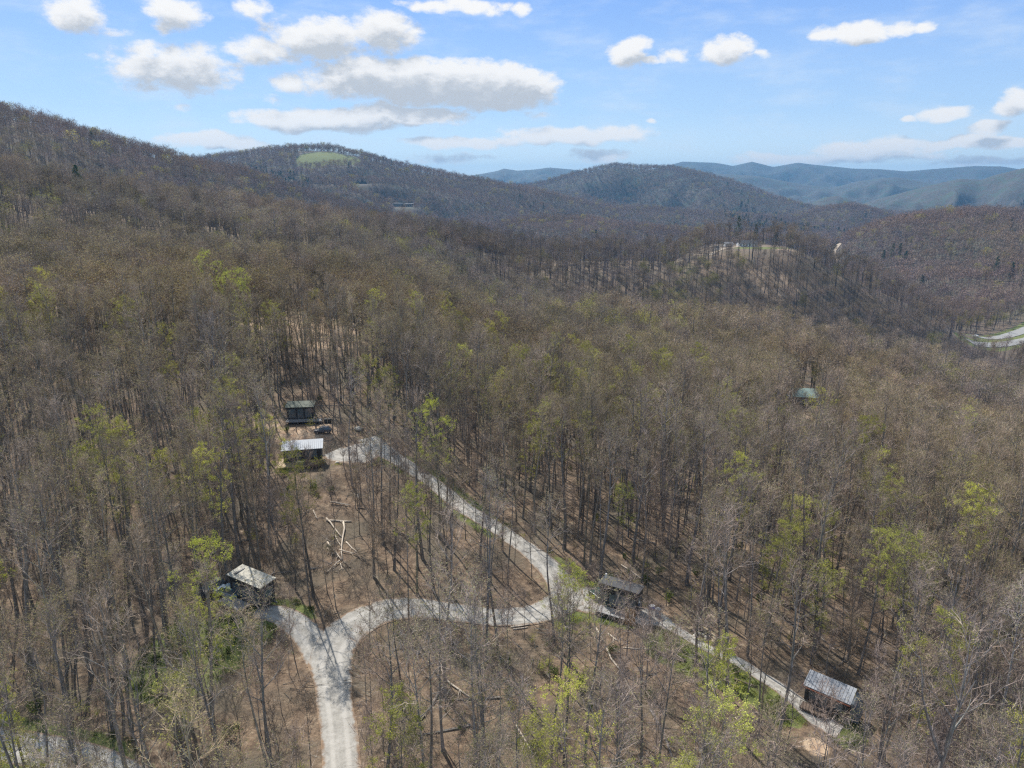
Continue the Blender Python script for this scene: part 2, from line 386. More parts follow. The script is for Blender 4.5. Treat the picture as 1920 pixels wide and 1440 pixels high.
def masks(x, y):
    """grass and bare soil on the ground sheet, by place"""
    grass = np.zeros(x.shape); soil = np.zeros(x.shape)
    r = np.hypot(x, y)
    # meadow below the wooded crest of the middle ridge
    for px, rr, a, b in ((612, 2035, 55, 75), (648, 2035, 50, 60), (678, 2045, 26, 45)):
        cx, cy = pol(px, rr - 75); grass = np.maximum(grass, np.clip(ell(x, y, cx, cy, a, b) * 3, 0, 1))
    cx, cy = pol(1412, 686); grass = np.maximum(grass, np.clip(ell(x, y, cx, cy, 32, 14) * 3, 0, 1) * .9)
    cx, cy = pol(1462, 680); soil = np.maximum(soil, np.clip(ell(x, y, cx, cy, 16, 9) * 3, 0, 1) * .5)
    cx, cy = pol(1440, 610); soil = np.maximum(soil, np.clip(ell(x, y, cx, cy, 30, 26) * 3, 0, 1) * .5)
    m = (r > 560) & (r < 1300) & (np.arctan2(x, y) > .5)
    if m.any():
        P = np.concatenate([HWY_N, HWY_S]); d = path_dist(x[m], y[m], P)
        grass[m] = np.maximum(grass[m], 1 - sstep(d, 10, 14))
    for px, py, rr, s in ((556, 606, 26, .72), (500, 590, 16, .7), (625, 640, 18, .55), (1480, 770, 16, .5), (1530, 790, 14, .6)):
        cx, cy = ground(px, py); soil = np.maximum(soil, np.clip(ell(x, y, cx, cy, rr, rr * .8) * 3, 0, 1) * s)
    m = r < 260
    if m.any():
        d = road_dist(x[m], y[m]); v = .75 * (1 - sstep(d, .5, 2.6)) * sstep(vnoise(x[m], y[m], 11, 77), -.1, .25)
        grass[m] = np.maximum(grass[m], v)
        for px, py, a in ((462, 1170, 6), (1262, 1212, 5), (1300, 1240, 4), (1345, 1262, 4), (1410, 1292, 4), (600, 1200, 2), (380, 1215, 8), (330, 1260, 7), (120, 1450, 6), (1465, 1330, 4)):
            cx, cy = ground(px, py); grass[m] = np.maximum(grass[m], np.clip(ell(x[m], y[m], cx, cy, a, a) * 2.5, 0, 1) * .85)
        for px, py, a in ((545, 875, 4), (600, 806, 5), (570, 814, 4), (540, 812, 5), (1530, 1400, 2), (1240, 1150, 2), (505, 795, 5)):
            cx, cy = ground(px, py); soil[m] = np.maximum(soil[m], np.clip(ell(x[m], y[m], cx, cy, a, a) * 2.5, 0, 1) * .7)
    return grass, soil
def build_ground():
    az = np.radians(np.arange(-64, 64.01, .2)); rs = [4.]
    while rs[-1] < 11000: rs.append(rs[-1] * 1.0085 + .03)
    rs = np.array(rs); nA, nR_ = len(az), len(rs)
    A, RR = np.meshgrid(az, rs); x = (RR * np.sin(A)).ravel(); y = (RR * np.cos(A)).ravel()
    z = H(x, y)
    V = np.stack([x, y, z], 1)
    i = np.arange(nR_ - 1)[:, None] * nA + np.arange(nA - 1)[None, :]
    F = np.stack([i, i + 1, i + nA + 1, i + nA], -1).reshape(-1, 4)[:, ::-1]
    me = bpy.data.meshes.new('ground'); me.vertices.add(len(V)); me.vertices.foreach_set('co', V.ravel())
    me.loops.add(F.size); me.loops.foreach_set('vertex_index', F.ravel().astype(np.int32))
    me.polygons.add(len(F)); me.polygons.foreach_set('loop_start', np.arange(0, F.size, 4, dtype=np.int32))
    me.polygons.foreach_set('loop_total', np.full(len(F), 4, np.int32))
    me.update(calc_edges=True); me.polygons.foreach_set('use_smooth', np.ones(len(F), bool))
    g, s = masks(x, y); r = np.hypot(x, y)
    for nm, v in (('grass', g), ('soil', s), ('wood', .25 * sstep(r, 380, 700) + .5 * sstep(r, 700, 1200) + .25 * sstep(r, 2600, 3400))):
        a = me.attributes.new(nm, 'FLOAT', 'POINT'); a.data.foreach_set('value', v.astype(np.float32))
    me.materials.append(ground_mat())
    o = bpy.data.objects.new('ground', me); col.objects.link(o); tag(o, kind='structure')
    # table of the highest sight line so far in each column, for leaving out trees nothing can see
    te = (z.reshape(nR_, nA) + 9 - CAMZ) / rs[:, None]
    te[rs < 60] = -9
    global VIS; VIS = (az, rs, np.maximum.accumulate(te, axis=0))
def visible(x, y, z, h):
    az, rs, T = VIS; r = np.hypot(x, y); a = np.arctan2(x, y)
    ia = np.clip(((a - az[0]) / (az[1] - az[0])).astype(int), 0, len(az) - 1)
    ir = np.clip(np.searchsorted(rs, r * .985) - 2, 0, len(rs) - 1)
    return (z + h - CAMZ) / r > T[ir, ia] - np.where(r < 260, .2, .012)
build_ground()

def gravel_mat(name, c0, c1, c2, soft=True, track=.5):
    def b(t, P, bs):
        n = t.noise(P, 1.4, 6, .7); n2 = t.noise(P, 9, 3, .7); n3 = t.noise(P, .25, 3, .5)
        c = t.ramp(n, [(.3, c0), (.5, c1), (.72, c2)])
        c = t.mix(t.math('MULTIPLY', t.remap(n2, .5, .75), .35), c, tuple(q * .6 for q in c0) + (1,))
        e = attr(t, 'edge')
        if soft:
            tr = t.math('ABSOLUTE', t.math('SUBTRACT', e, .40))
            c = t.mix(t.math('MULTIPLY', t.math('SUBTRACT', 1., t.remap(tr, .05, .2)), t.math('MULTIPLY_ADD', n3, track, .25)), c, tuple(min(1, q * 1.12) for q in c2) + (1,))
            em = t.remap(t.math('ADD', e, t.math('MULTIPLY', t.math('SUBTRACT', t.noise(P, .8, 5, .7), .5), .75)), .78, 1.0)
            lit = t.ramp(t.noise(P, .9, 6, .65), [(.28, (.11, .065, .042)), (.5, (.22, .145, .09)), (.72, (.38, .28, .19))])
            c = t.mix(em, c, lit)
            c = t.mix(t.math('MULTIPLY', t.remap(t.noise(P, 2.5, 5, .75), .6, .7), .5), c, rgba(.2, .13, .08))
        bp = t.new('ShaderNodeBump'); bp.inputs['Strength'].default_value = .5; bp.inputs['Distance'].default_value = .08
        t.l.new(n2, bp.inputs['Height']); t.l.new(bp.outputs[0], bs.inputs['Normal'])
        return c
    return mat(name, rough=.95, build=b)
def ribbon(name, P, m, lift=.07, across=8, side=None, loose=.35):
    d = np.gradient(P[:, :2], axis=0); d /= np.linalg.norm(d, axis=1)[:, None] + 1e-9
    nrm = np.stack([-d[:, 1], d[:, 0]], 1); n = len(P); V = []; E = []
    s = np.arange(n)
    for k in range(across + 1):
        u = k / across * 2 - 1
        wig = 1 + (loose / P[:, 2] * vnoise(s * 1., s * 0 + np.sign(u) * 40, 4.2, 5) * abs(u))
        xy = P[:, :2] + nrm * (P[:, 2] * 1.08 * u * wig)[:, None]
        zz = H(xy[:, 0], xy[:, 1]) + lift - (.06 if abs(u) > .99 else 0)
        V.append(np.column_stack([xy, zz])); E.append(np.full(n, abs(u)))
    V = np.stack(V, 1).reshape(-1, 3); E = np.stack(E, 1).ravel()
    F = []
    w = across + 1
    for i in range(n - 1):
        for k in range(across): a = i * w + k; F.append((a, a + w, a + w + 1, a + 1))
    o = mesh_obj(name, V, F, m, smooth=True)
    for p in o.data.polygons[:1]:
        if p.normal.z < 0: o.data.flip_normals()
    at = o.data.attributes.new('edge', 'FLOAT', 'POINT'); at.data.foreach_set('value', E.astype(np.float32))
    return tag(o, kind='structure')
M_GRAVEL = gravel_mat('gravel', (.235, .22, .195), (.34, .32, .285), (.44, .415, .375))
M_PAVE = gravel_mat('pale_paving', (.22, .215, .205), (.29, .285, .275), (.35, .345, .33), soft=False)
M_DIRT = gravel_mat('dirt_track', (.27, .21, .15), (.37, .30, .22), (.45, .38, .30))
for i, k in enumerate(NEAR_ROADS):
    ribbon('gravel_road', ROADS[k] * np.array([1, 1, .86]), M_GRAVEL, lift=.13 - .013 * i)
for P in (HWY_N, HWY_S): ribbon('highway', P, M_PAVE, lift=.4, across=4, loose=0)
ribbon('dirt_road', CREST, M_DIRT, lift=.25, across=4); ribbon('dirt_road', DRIVE, M_DIRT, lift=.3, across=4)
ribbon('lane', LANE, M_PAVE, lift=.3, across=4); ribbon('valley_road', VALLEYRD, M_DIRT, lift=1., across=4)

# ------------------------------------------------------------------ trees
def tint(t): return attr(t, 'tint', 'INSTANCER', 'Vector')
def bark_mat():
    def b(t, P, bs):
        v = t.vmath('MULTIPLY', P, (1, 1, .25))
        n = t.noise(v, 5, 4, .65); n2 = t.noise(P, .5, 3, .5)
        c = t.ramp(n, [(.3, (.085, .07, .05)), (.5, (.185, .16, .12)), (.72, (.35, .315, .25))])
        c = t.mix(t.math('MULTIPLY', t.remap(n2, .48, .7), .5), c, rgba(.13, .15, .11))
        return t.vmath('MULTIPLY', c, tint(t))
    return mat('bark', rough=.9, build=b)
def twig_mat():
    def b(t, P, bs):
        c = t.ramp(t.noise(P, .6, 3, .6), [(.3, (.205, .145, .095)), (.6, (.365, .28, .19)), (.8, (.51, .415, .30))])
        return t.vmath('MULTIPLY', c, tint(t))
    return mat('twigs', rough=.85, build=b)
def leaf_mat(name, a, c_, d):
    m = bpy.data.materials.new(name); m.use_nodes = True; t = NT(m.node_tree); t.n.clear()
    out = t.new('ShaderNodeOutputMaterial'); tc = t.new('ShaderNodeTexCoord'); oi = t.new('ShaderNodeObjectInfo')
    c = t.ramp(t.noise(tc.outputs['Object'], .7, 3, .6), [(.3, a), (.55, c_), (.8, d)])
    c = t.vmath('MULTIPLY', c, tint(t))
    df = t.new('ShaderNodeBsdfDiffuse'); tr = t.new('ShaderNodeBsdfTranslucent'); mx = t.new('ShaderNodeMixShader'); mx.inputs[0].default_value = .4
    t.l.new(c, df.inputs[0]); t.l.new(c, tr.inputs[0]); t.l.new(df.outputs[0], mx.inputs[1]); t.l.new(tr.outputs[0], mx.inputs[2]); t.l.new(mx.outputs[0], out.inputs[0])
    return m
M_BARK = bark_mat(); M_TWIG = twig_mat()
M_BUD = leaf_mat('young_leaves', (.27, .28, .055), (.45, .45, .09), (.60, .58, .15))
M_OLIVE = leaf_mat('olive_buds', (.19, .17, .08), (.30, .265, .125), (.40, .35, .18))
M_GREEN = leaf_mat('evergreen_needles', (.015, .035, .015), (.03, .07, .025), (.06, .11, .035))
M_SHRUB = leaf_mat('shrub_leaves', (.05, .08, .022), (.12, .15, .035), (.25, .26, .07))
TREE_MATS = [M_BARK, M_TWIG, M_BUD, M_OLIVE, M_GREEN, M_SHRUB]

class Geo:
    def __init__(s): s.V = []; s.F = []; s.M = []
    def tube(s, P, rad, k, m):
        P = [Vector(p) for p in P]; base = len(s.V); n = len(P)
        for i, p in enumerate(P):
            d = (P[min(i + 1, n - 1)] - P[max(i - 1, 0)]).normalized()
            u = d.cross(Vector((.31, .9, .17))).normalized(); v = d.cross(u)
            if i == n - 1 and rad[i] < .006:
                s.V.append(tuple(p)); continue
            for j in range(k):
                a = 2 * math.pi * j / k; s.V.append(tuple(p + (u * math.cos(a) + v * math.sin(a)) * rad[i]))
        tip = len(s.V) - base < n * k
        for i in range(n - 1):
            a = base + i * k; b = a + k
            for j in range(k):
                q = (j + 1) % k
                if i == n - 2 and tip: s.F.append((a + j, a + q, b))
                else: s.F.append((a + j, a + q, b + q, b + j))
                s.M.append(m)
    def blade(s, p, d, L, w, rng, m):
        u = Vector((rng.gauss(0, 1), rng.gauss(0, 1), rng.gauss(0, 1))).cross(d)
        if u.length < 1e-4: u = Vector((1, 0, 0))
        u = u.normalized() * w * .5; i = len(s.V)
        s.V += [tuple(p - u), tuple(p + u), tuple(p + d * L)]; s.F.append((i, i + 1, i + 2)); s.M.append(m)
    def leaf(s, p, w, rng, m):
        a = Vector((rng.gauss(0, 1), rng.gauss(0, 1), rng.gauss(0, .7))).normalized(); b = a.cross(Vector((rng.gauss(0, 1), rng.gauss(0, 1), rng.gauss(0, 1)))).normalized()
        i = len(s.V); s.V += [tuple(p - a * w * .5), tuple(p + b * w * .45), tuple(p + a * w * .5)]; s.F.append((i, i + 1, i + 2)); s.M.append(m)
def rot_about(d, ang_out, azim):
    u = d.cross(Vector((0, 0, 1)));
    if u.length < .05: u = Vector((1, 0, 0))
    u.normalize(); v = d.cross(u)
    side = u * math.cos(azim) + v * math.sin(azim)
    return (d * math.cos(ang_out) + side * math.sin(ang_out)).normalized()
def make_tree(seed, Ht=22., r0=.2, base=.5, width=4., lod=0, leaf=None, leafn=0, fork=False, lean=.02, tw=1.0):
    """returns (trunk Geo, crown Geo): a forest grown hardwood, height Ht, crown radius width, first limb at base*Ht"""
    g = random.Random(seed); T = Geo(); C = Geo()
    nT = (9, 6, 4)[lod]; k = (7, 4, 3)[lod]
    wx = g.gauss(0, lean); wy = g.gauss(0, lean); ph = g.random() * 6.28
    def tp(t):
        b = Ht * .018
        return Vector((wx * Ht * t + b * math.sin(ph + t * 5), wy * Ht * t + b * math.cos(ph * 2 + t * 4), Ht * t))
    def tr(t): return r0 * (1.25 - .5 * t) * max(.02, (1 - t) ** .55) * (1 + .35 * max(0, .06 - t) / .06)
    top = .97
    pts = [tp(0) - Vector((0, 0, .6))] + [tp(i / nT * top) for i in range(1, nT + 1)]
    T.tube(pts, [tr(0)] + [tr(i / nT * top) for i in range(1, nT + 1)], k, 0)
    nL = (12, 11, 8)[lod]; nS = (5, 4, 2)[lod]; nW = (6, 4, 4)[lod]; ww = (.028, .10, .46)[lod] * tw
    az = g.random() * 6.28
    tips = []
    if lod == 0:
        for i in range(g.randint(2, 4)):      # dead stubs on the bare bole
            t = g.uniform(.2, base); a = g.random() * 6.28; d = Vector((math.cos(a), math.sin(a), g.uniform(-.1, .5))).normalized()
            p = tp(t); T.tube([p, p + d * g.uniform(.5, 1.6)], [.035, .012], 3, 0)
    for i in range(nL):
        u = (i + g.random() * .8) / nL; t = base + (top - base) * u ** .85
        az += 2.4 + g.gauss(0, .35)
        ang = R(g.uniform(44, 66) * (1 - u * .62))
        if fork and i < 2: ang = R(24); t = base + .04 * i
        L = width * (.42 + .95 * math.sin(math.pi * min(1, .22 + .66 * u))) * g.uniform(.7, 1.15)
        L = min(L, (Ht * 1.03 - Ht * t) / max(.25, math.cos(ang)) * .95 + .8)
        if fork and i < 2: L = (Ht - Ht * t) * .85
        d = Vector((math.sin(ang) * math.cos(az), math.sin(ang) * math.sin(az), math.cos(ang)))
        p = tp(t); P = [p.copy()]; D = []
        ns = (5, 3, 2)[lod]
        for j in range(ns):
            d = (d + Vector((g.gauss(0, .13), g.gauss(0, .13), .10 + g.gauss(0, .1)))).normalized()
            p = p + d * L / ns; P.append(p.copy()); D.append(d.copy())
        rl = min(tr(t) * .62, .05 + L * .011) * (1.5 if fork and i < 2 else 1)
        if lod < 2: T.tube(P, [rl * (1 - .82 * j / ns) for j in range(ns + 1)], (4, 3, 3)[lod], 0)
        else: C.blade(P[0], (P[-1] - P[0]).normalized(), L, .22, g, 1)
        for q in range(nS):
            f = .28 + .72 * (q + g.random()) / nS; j = min(int(f * ns), ns - 1); b = P[j].lerp(P[j + 1], f * ns - j if f < 1 else 1)
            sd = rot_about(D[j], R(g.uniform(28, 60)), g.random() * 6.28); sd = (sd + Vector((0, 0, .22))).normalized()
            sl_ = L * g.uniform(.26, .44) * (1.15 - .4 * f) + .4
            if lod == 0:
                m1 = b + sd * sl_ * .5; sd2 = (sd + Vector((g.gauss(0, .2), g.gauss(0, .2), .15))).normalized(); e = m1 + sd2 * sl_ * .5
                C.tube([b, m1, e], [.026, .017, .004], 3, 1)
            else:
                e = b + sd * sl_; C.blade(b, sd, sl_, ww * 1.6, g, 1); sd2 = sd
            for w in range(nW):
                ff = .25 + .75 * (w + g.random()) / nW; o = b.lerp(e, ff)
                td = rot_about(sd2, R(g.uniform(22, 62)), g.random() * 6.28); td = (td + Vector((0, 0, .18))).normalized()
                tl = g.uniform(.55, 1.35) * (1, 1.15, 1.5)[lod]
                C.blade(o, td, tl, ww, g, 1); tips.append(o + td * tl * .8)
                if lod == 0:
                    for _ in range(1):
                        t2 = rot_about(td, R(g.uniform(20, 50)), g.random() * 6.28); C.blade(o + td * tl * g.uniform(.2, .7), t2, tl * .6, ww * .8, g, 1)
    if leaf is not None:
        sz = (.17, .36, 1.0)[lod]; g.shuffle(tips)
        cl = tips[:max(1, int(len(tips) * (.5 + .5 * g.random())))]
        for i in range(leafn):
            p = cl[i % len(cl)]; C.leaf(p + Vector((g.gauss(0, .16), g.gauss(0, .16), g.gauss(0, .14))) * (1, 1.6, 2.6)[lod], sz * g.uniform(.6, 1.3), g, leaf)
    return T, C
def make_dome(seed, Ht, r0, base, width, lod, leaf=None, leafn=0):
    """a tree seen from farther off: bole, limbs and a rounded crown of fine twigs fanning out and up"""
    g = random.Random(seed); T = Geo(); C = Geo(); k = (4, 3)[lod - 1]
    wx, wy = g.gauss(0, .02), g.gauss(0, .02)
    tp = lambda t: Vector((wx * Ht * t + .25 * math.sin(t * 5 + seed), wy * Ht * t + .25 * math.sin(t * 4 + seed * 2), Ht * t))
    T.tube([tp(0) - Vector((0, 0, .6)), tp(.3), tp(.6), tp(.92)], [r0 * 1.3, r0 * .95, r0 * .6, .02], k, 0)
    cb = Ht * base; ch = Ht - cb; heads = []
    nb = (9, 6)[lod - 1]
    for i in range(nb):        # sub-crowns, each on its own limb, so that the dome is lumpy
        a = i * 2.4 + g.gauss(0, .3); u = (i + .5) / nb
        rr_ = width * .62 * math.sin(math.pi * (.35 + .5 * (1 - u))) * g.uniform(.6, 1.1); zz_ = cb + ch * (.22 + .50 * u) * g.uniform(.85, 1.1)
        h = Vector((math.cos(a) * rr_, math.sin(a) * rr_, 0)) + tp(zz_ / Ht); heads.append((h, width * g.uniform(.40, .62)))
        st = tp(max(.25, base - .05 + .4 * u)); C.tube([st, st.lerp(h, .6) + Vector((0, 0, -.3)), h + Vector((0, 0, .5))], [r0 * .38, r0 * .24, .02], 3, 0)
    n = (54, 30)[lod - 1]; L = (1.35, 1.7)[lod - 1]; w = (.066, .24)[lod - 1]
    for h, hr in heads:
        for j in range(n):
            d = Vector((g.gauss(0, 1), g.gauss(0, 1), g.gauss(.45, .8))).normalized()
            f = g.random() ** .5; p = h + Vector((d.x * hr, d.y * hr, d.z * hr * 1.15)) * f * .8
            d2 = (d + Vector((g.gauss(0, .35), g.gauss(0, .35), .45))).normalized()
            C.blade(p, d2, L * g.uniform(.6, 1.25), w * g.uniform(.7, 1.4), g, 1)
            if leaf is not None and g.random() < leafn / (nb * n) : 
                for _ in range((3, 2)[lod - 1]): C.leaf(p + d2 * L * .6 + Vector((g.gauss(0, .3), g.gauss(0, .3), g.gauss(0, .25))), (.34, .8)[lod - 1] * g.uniform(.6, 1.3), g, leaf)
    return T, C
def make_pine(seed, Ht, width, lod):
    g = random.Random(seed); T = Geo(); C = Geo()
    T.tube([(0, 0, -.5), (0, 0, Ht * .5), (0, 0, Ht)], [.28, .17, .02], 5, 0)
    n = (34, 20)[lod]
    for i in range(n):
        u = i / n; z = Ht * (.22 + .78 * u); L = width * (1 - u) ** .75 * g.uniform(.7, 1.15) + .3
        for j in range(5):
            a = g.random() * 6.28; d = Vector((math.cos(a), math.sin(a), g.uniform(-.12, .25)))
            C.blade(Vector((0, 0, z)), d, L, .1, g, 1)
            for q in range((9, 4)[lod]):
                f = g.uniform(.3, 1); C.leaf(Vector((0, 0, z)) + d * L * f + Vector((g.gauss(0, .2), g.gauss(0, .2), g.gauss(0, .15))), (.6, 1.1)[lod] * g.uniform(.6, 1.3), g, 4)
    return T, C
def data(name, parts):
    """one mesh out of one or more Geo, keeping only the materials it uses"""
    V = []; F = []; M = []
    for q in parts:
        o = len(V); V += q.V; F += [tuple(i + o for i in f) for f in q.F]; M += q.M
    used = sorted(set(M)); me = bpy.data.meshes.new(name); me.from_pydata(V, [], F)
    for u in used: me.materials.append(TREE_MATS[u])
    me.polygons.foreach_set('material_index', np.array([used.index(m) for m in M], np.int32)); me.update()
    return me
SPEC = [  # height, trunk radius, first limb, crown radius, fork
 (26, .21, .62, 3.3, False), (24, .17, .64, 2.8, False), (27, .27, .58, 4.3, False), (22, .14, .60, 2.5, False),
 (26, .24, .52, 4.4, True), (20, .11, .60, 2.1, False), (25, .19, .68, 3.0, False), (14, .075, .42, 1.8, False)]
NEAR_MESH = []       # (trunk, crown, whole)   individuals and the nearest of the mass
for i, (h_, r_, b_, w_, f_) in enumerate(SPEC):
    T, C = make_tree(100 + i, h_, r_, b_, w_, 0, fork=f_, lean=.014, leaf=(3 if i in (0, 1, 3, 5) else None), leafn=800)
    NEAR_MESH.append((data('trunk', [T]), data('crown', [C]), data('bare_hardwood', [T, C])))
for i, (h_, r_, b_, w_, n_) in enumerate([(19, .15, .38, 3.4, 5200), (14, .10, .30, 2.9, 4000), (22, .17, .45, 3.5, 4600)]):
    T, C = make_tree(200 + i, h_, r_, b_, w_, 0, leaf=2, leafn=n_, lean=.03)
    NEAR_MESH.append((data('trunk', [T]), data('crown', [C]), data('budding_hardwood', [T, C])))
MID_SPEC = [(24, .24, .56, 4.0), (22, .19, .60, 3.4), (25, .30, .52, 4.7), (20, .16, .56, 2.9), (24, .27, .48, 5.0), (18, .13, .52, 2.6), (23, .2, .62, 3.7)]
MID_MESH = []
for i, (h_, r_, b_, w_) in enumerate(MID_SPEC):
    T, C = make_dome(300 + i, h_, r_, b_, w_, 1, leaf=(3 if i in (0, 1, 3, 5) else None), leafn=150); MID_MESH.append(data('bare_hardwood', [T, C]))
MID_BUDDING = []
for i, (h_, r_, b_, w_, n_) in enumerate([(20, .18, .36, 4.3, 480), (16, .13, .32, 3.6, 480)]):
    T, C = make_dome(400 + i, h_, r_, b_, w_, 1, leaf=2, leafn=n_); MID_BUDDING.append(data('mid_budding', [T, C]))
FAR_MESH = []
for i, (h_, r_, b_, w_) in enumerate([(20, .3, .30, 5.4), (18, .26, .28, 4.8), (22, .32, .34, 6.0), (16, .24, .3, 4.3), (19, .3, .26, 5.6)]):
    T, C = make_dome(500 + i, h_ * .9, r_ * .6, b_, w_, 2, leaf=(3 if i == 1 else None), leafn=40); FAR_MESH.append(data('far_hardwood', [T, C]))
T, C = make_dome(510, 18, .25, .28, 5.0, 2, leaf=2, leafn=150); FAR_MESH.append(data('far_budding', [T, C]))
T, C = make_pine(511, 15, 3.8, 1); FAR_MESH.append(data('far_pine', [T, C]))
PINE = [(data('trunk', [a]), data('crown', [b])) for a, b in (make_pine(600 + i, h_, w_, 0) for i, (h_, w_) in enumerate([(24, 4.6), (20, 3.6)]))]

# ---- where the trees stand: a jittered grid per distance band
NPR = np.random.default_rng(11)
def band(r0, r1, s, amax):
    n = int(r1 * math.sin(amax) / s) + 2; m = int(r1 / s) + 2
    gx, gy = np.meshgrid((np.arange(-n, n) + .0) * s, np.arange(0, m) * s)
    x = gx.ravel() + NPR.uniform(-.48, .48, gx.size) * s; y = gy.ravel() + NPR.uniform(-.48, .48, gx.size) * s
    r = np.hypot(x, y); k = (r >= r0) & (r < r1) & (np.abs(np.arctan2(x, y)) < amax)
    return x[k], y[k]
def clear_of(x, y, extra=0.):
    keep = np.ones(x.shape, bool)
    keep &= road_dist(x, y) > .9 + extra
    for (cx, cy, cz, a, b) in PADS[:5]: keep &= np.hypot(x - cx, y - cy) > 6.2 + extra
    gx, gy, _, _, _ = PADS[5]; keep &= np.hypot(x - gx, y - gy) > 8.5
    for i in (6, 7, 8):
        cx, cy, cz, a, b = PADS[i]; keep &= np.hypot(x - cx, y - cy) > (26, 26, 16)[i - 6]
    r = np.hypot(x, y); az = np.arctan2(x, y)
    # the openings through which the far houses are seen
    for i, wd, f in ((5, 6.5, .48), (6, 30, .92), (7, 24, .93), (8, 15, .95)):
        cx, cy, cz, a, b = PADS[i]; rr = math.hypot(cx, cy); aa = math.atan2(cx, cy)
        keep &= ~((np.abs(az - aa) * rr < wd) & (r < rr) & (r > rr * f) & (NPR.random(x.shape) < (.99 if i == 5 else 1)))
    # few trees grow just below the cabins, the log pile and the roads, so they show between the trunks
    for px, py, wd, dp, pr in ((476, 1110, 7, 36, .85), (1163, 1125, 7, 36, .92), (1553, 1325, 6, 30, .85), (570, 860, 6.5, 42, .72), (566, 785, 5, 34, .7), (640, 1015, 4.5, 30, .75), (740, 1148, 6, 30, .35), (800, 1142, 6, 30, .35), (870, 1150, 6, 30, .35), (940, 1158, 6, 30, .35), (1010, 1150, 6, 30, .4), (640, 1230, 6, 26, .35), (635, 1320, 5, 22, .35), (1260, 1230, 7, 22, .4), (1340, 1320, 9, 22, .5), (1420, 460, 12, 0, 0)):
        cx, cy = ground(px, py); rr = math.hypot(cx, cy); aa = math.atan2(cx, cy)
        keep &= ~((np.abs(az - aa) * rr < wd) & (r < rr + 3) & (r > rr - dp) & (NPR.random(x.shape) < np.where((np.abs(az - aa) * rr < wd * .62) & (pr > .69), .97, pr)))
    m = r < 200
    if m.any():
        hit = np.zeros(m.sum(), bool)
        for step in (6, 11, 16, 21, 26):
            f = (r[m] + step) / r[m]; hit |= road_dist(x[m] * f, y[m] * f) < -.4
        keep[m] &= ~(hit & (NPR.random(hit.shape) < np.where(r[m] > 84, .72, .4)))
    # parking places and cleared ground by the cabins
    for px, py, q in ((650, 850, 5), (590, 830, 3.5), (1060, 1118, 4), (1225, 1160, 3)):
        cx, cy = ground(px, py); keep &= np.hypot(x - cx, y - cy) > q
    m = (r > 500) & (r < 1600)
    if m.any():
        P = np.concatenate([HWY_N, HWY_S]); d = path_dist(x[m], y[m], P); keep[m] &= d > 17
        keep[m] &= path_dist(x[m], y[m], VALLEYRD) > 9
        for st_ in (25, 45):
            f = (r[m] + st_) / r[m]; keep[m] &= ~((path_dist(x[m] * f, y[m] * f, P) < 14) & (NPR.random(m.sum()) < .8))
    for P, w in ((CREST, 3.5), (DRIVE, 4), (LANE, 7)):
        m = (r > 280) & (r < 760)
        if m.any(): keep[m] &= path_dist(x[m], y[m], P) > w
    g, s = np.zeros(x.shape), np.zeros(x.shape)
    m = r > 150
    if m.any(): g[m], s[m] = masks(x[m], y[m])
    keep &= ~((g > .3) & (r > 260)); keep &= ~((s > .5) & (NPR.random(x.shape) < .7))
    return keep
def tints(x, y, r):
    """per tree colour: patches of purple grey, tan and olive, lighter and darker trees"""
    n = x.size; a = vnoise(x, y, 60, 401) + .6 * vnoise(x, y, 22, 402); b = vnoise(x, y, 110, 403) + .5 * vnoise(x, y, 30, 404)
    br = np.clip(1.02 + .30 * a + NPR.normal(0, 1, n) * (.20 - .10 * sstep(r, 500, 1100)), .5, 1.8)
    ol = np.clip(b * 1.2 + NPR.normal(0, .3, n) + .15 * (np.arctan2(x, y) < -.15), -1, 1)
    c = np.stack([br * (1.02 + .07 * ol), br * (1 + .06 * np.abs(ol) * (ol > 0)), br * (1.09 - .19 * ol)], 1)
    fr = sstep(r, 450, 1000)[:, None]; c = c * (1 - fr + fr * np.array([.98, .91, .97]))
    az_t = np.arctan2(x, y); dk = (sstep(r, 440, 500) * (1 - sstep(r, 800, 950)) * sstep(az_t, -.25, -.05) * .24)[:, None]; c = c * (1 - dk * np.array([1., 1.05, .85]))  # darker belt of trees at middle distance, ahead and to the right
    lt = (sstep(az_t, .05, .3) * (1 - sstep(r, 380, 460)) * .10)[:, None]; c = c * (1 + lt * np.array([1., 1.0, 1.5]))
    wr = sstep(vnoise(x, y, 75, 405), .12, .3)[:, None] * .3           # rusty stands
    return (c * (1 - wr * np.array([-.05, .10, .22]))).astype(np.float32)

TR = {k: [] for k in ('x', 'y', 's', 'rz', 'v', 'lod')}
xs, ys = band(30, 330, 3.85, R(47)); k = clear_of(xs, ys); xs, ys = xs[k], ys[k]
z = H(xs, ys); k = visible(xs, ys, z, 25); xs, ys, z = xs[k], ys[k], z[k]
rr = np.hypot(xs, ys); NN = xs.size
# sparser on the left slope, where fewer and larger trunks stand
left = (NPR.random(NN) < np.where(rr < 125, .06, np.where(np.arctan2(xs, ys) < R(-12), .15, .0))); k = ~left; xs, ys, z, rr = xs[k], ys[k], z[k], rr[k]; NN = xs.size
var = NPR.choice(8, NN, p=[.11, .18, .05, .20, .03, .21, .10, .12]); scl = NPR.uniform(.78, 1.06, NN); rot = NPR.uniform(0, 6.283, NN)
tin = tints(xs, ys, rr)
